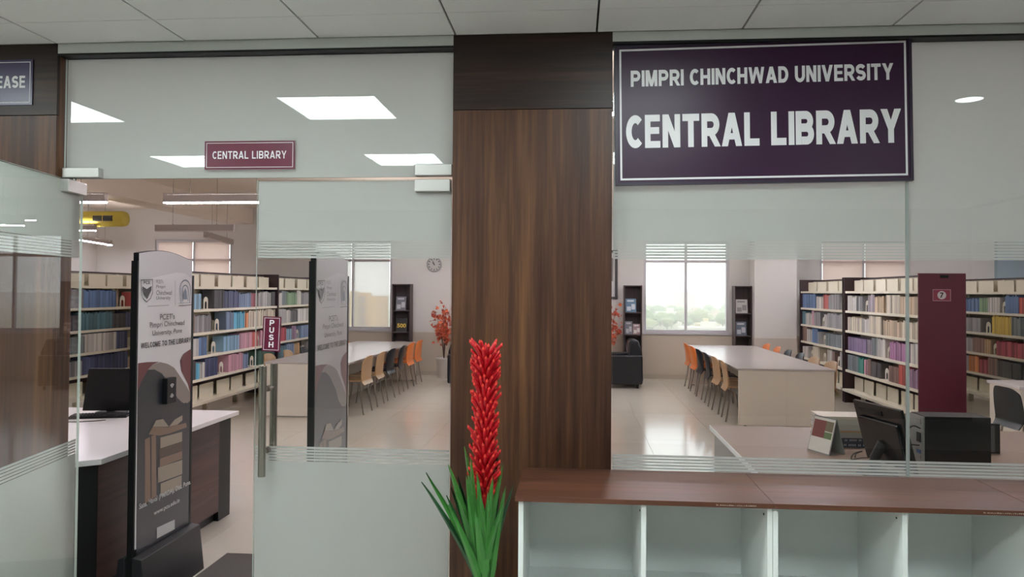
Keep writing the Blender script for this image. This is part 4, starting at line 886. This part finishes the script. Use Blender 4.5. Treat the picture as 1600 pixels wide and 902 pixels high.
MB().tube([(-2.6, 0, 0), (-.06, 0, 0), (-.02, 0, 0), (0, 0, 0)], [.115, .115, .1, .06], 24).build('duct_body', YD, t, True)
def gr(nm, m, x0, x1, a0, a1, r0, r1):
    n_ = 6; b_ = MB()
    pts = [(math.cos(a0+(a1-a0)*k/n_)*r1, math.sin(a0+(a1-a0)*k/n_)*r1) for k in range(n_+1)]+[(math.cos(a1+(a0-a1)*k/n_)*r0, math.sin(a1+(a0-a1)*k/n_)*r0) for k in range(n_+1)]
    return b_.prism([(-p[0], p[1]) for p in pts], 'X', x0, x1).build(nm, m, t)
gr('grille_plate', BLACK, -.46, -.16, -.35, .35, .114, .119)
for k in range(5): gr('grille_slat', GREYP, -.45, -.17, -.3+.15*k-.02, -.3+.15*k+.02, .119, .124)
gr('grille_bar', YD, -.315, -.305, -.35, .35, .118, .125)
for x in (-2.2, -.6): MB().tube([(x, 0, .11), (x, 0, LC-2.69)], .004, 6).build('hanger_rod', ALU, t)
MB().tube([(-.54, 0, 0), (-.52, 0, 0)], .119, 24).build('collar', YD, t)

# ------------------------------------------------------------------ town outside the windows
GZ = -14
gm = mat('ground_scrub', (128, 122, 98), .9, var=.25, vscale=.02)
o = bx('ground', gm, None, -1500, 1500, 25, 3500, GZ-1, GZ); tag(o, 'dry pale ground stretching beyond the windows', 'ground', kind='structure')
rr = random.Random(31); BMAT = [mat('far_wall_%d' % k, c, .8) for k, c in enumerate([(168, 158, 140), (164, 146, 128), (176, 170, 162), (156, 138, 122), (170, 154, 112)])]
PANE = mat('far_pane', (96, 104, 112), .3); ROOF = mat('far_roof', (206, 168, 150), .8)
def building(x, y, w_, d_, h, m, label, nf, nw, group=None):
    t = thing('building', label, 'building', (x, y, GZ), 0, group)
    bx('wall', m, t, 0, w_, 0, d_, 0, h); bx('parapet', m, t, -.2, w_+.2, -.2, d_+.2, h, h+.6)
    if w_ > 14 or True:
        pw, ph = w_/nw*.45, h/nf*.45
        for i in range(nw):
            for j in range(nf): bx('window', PANE, t, w_*(i+.28)/nw, w_*(i+.28)/nw+pw, -.12, .0, h*(j+.3)/nf, h*(j+.3)/nf+ph)
    bx('stair_head', m, t, w_*.4, w_*.65, d_*.3, d_*.7, h+.6, h+2.6)
# the yellow block seen through the sheer blind
YM = mat('yellow_block', (196, 152, 62), .8)
t = thing('building', 'yellow apartment block behind the sheer blind', 'building', (-78, 200, GZ))
bx('wall', YM, t, 0, 19.3, 0, 14, 0, 15.2); bx('wall', YM, t, 19.3, 24.6, 1, 12, 0, 14.2)
for i in range(5):
    bx('balcony_tower', mat('yellow_pale', (186, 166, 112), .8), t, 1.2+4.1*i, 3.0+4.1*i, -1.2, 0, 0, 15.6)
    for j in range(5): bx('window', mat('yellow_block_pane', (70, 66, 62), .4), t, 3.4+4.1*i, 4.8+4.1*i, -.1, .0, 1+2.9*j, 2.7+2.9*j)
for k, (rx, y, w_, h, mi, lab) in enumerate([(.128, 640, 16, 15, 4, 'tall cream block standing out on the hazy skyline'), (.175, 700, 20, 10, 1, 'pinkish block low on the skyline'), (.118, 520, 15, 7, 0, 'cream house above the pale field'), (.187, 560, 18, 9, 2, 'white block on the skyline by the window edge'),
        (.14, 430, 12, 5, 3, 'tan house in front of the skyline'), (.105, 410, 14, 5, 2, 'white house among the trees'), (.165, 390, 12, 4.5, 1, 'salmon house among the trees'), (.15, 760, 30, 9, 0, 'long cream block far on the skyline'), (.20, 470, 14, 6, 0, 'cream house behind the round trees'), (.11, 800, 26, 11, 3, 'tan block far on the skyline'), (.158, 318, 7, 2.6, 4, 'small yellow hut by the field edge'), (.135, 305, 22, 1.6, 2, 'long low white shed by the field edge')]):
    building(rx*y, y, w_, 9, h, BMAT[mi], lab, max(1, int(h/3)), max(2, int(w_/4)))
TG = [mat('far_tree_%d' % k, c, .9, var=.2, vscale=.6) for k, c in enumerate([(92, 106, 64), (78, 98, 58), (106, 112, 74)])]
def tree(x, y, s_, k):
    t = thing('tree', ['pale green', 'mid green', 'yellowish green'][k]+' round tree on the plain outside the window', 'tree', (x, y, GZ), 0, ['pale green', 'mid green', 'yellowish green'][k]+' trees outside')
    MB().tube([(0, 0, 0), (0, 0, s_*.5)], s_*.06, 6).build('trunk', mat('far_bark', (120, 100, 80), .9), t); b_ = MB(); r_ = random.Random(int(x*10))
    prof = [(.2, .25), (.8, .4), (1.0, .65), (.85, .9), (.5, 1.08), (.08, 1.15)]; n_ = 9
    b_.lathe([(s_*.62*a*1.0, s_*b2) for a, b2 in prof], n=n_); b_.v = [(v[0]*r_.uniform(.8, 1.2), v[1]*r_.uniform(.8, 1.2), v[2]*r_.uniform(.95, 1.05)) for v in b_.v]; b_.build('crown', TG[k], t, True)
spots = [(o.location.x+9, o.location.y+5, 17) for o in bpy.data.objects if o.name.startswith('building')]
n = 0
for k in range(3000):
    y = rr.uniform(300, 540); x = rr.uniform(.088, .205)*y; sz = rr.uniform(4, 7.5)
    if any((x-a)**2+(y-b_)**2 < (q+sz*.8)**2 for a, b_, q in spots): continue
    spots.append((x, y, sz*.8)); tree(x, y, sz, rr.randrange(3)); n += 1
    if n == 64: break

# morning haze over the town outside
hz = bpy.data.materials.new('town_haze'); hz.use_nodes = True; nt = hz.node_tree; nt.nodes.clear()
vs_ = nt.nodes.new('ShaderNodeVolumeScatter'); ou = nt.nodes.new('ShaderNodeOutputMaterial'); vs_.inputs['Color'].default_value = (1, .99, .97, 1); vs_.inputs['Density'].default_value = .0016
nt.links.new(vs_.outputs[0], ou.inputs['Volume'])
o = bx('haze', hz, None, -900, 900, 40, 1100, GZ-.5, 34); tag(o, 'thin bright haze lying over the town outside', 'haze', kind='stuff')
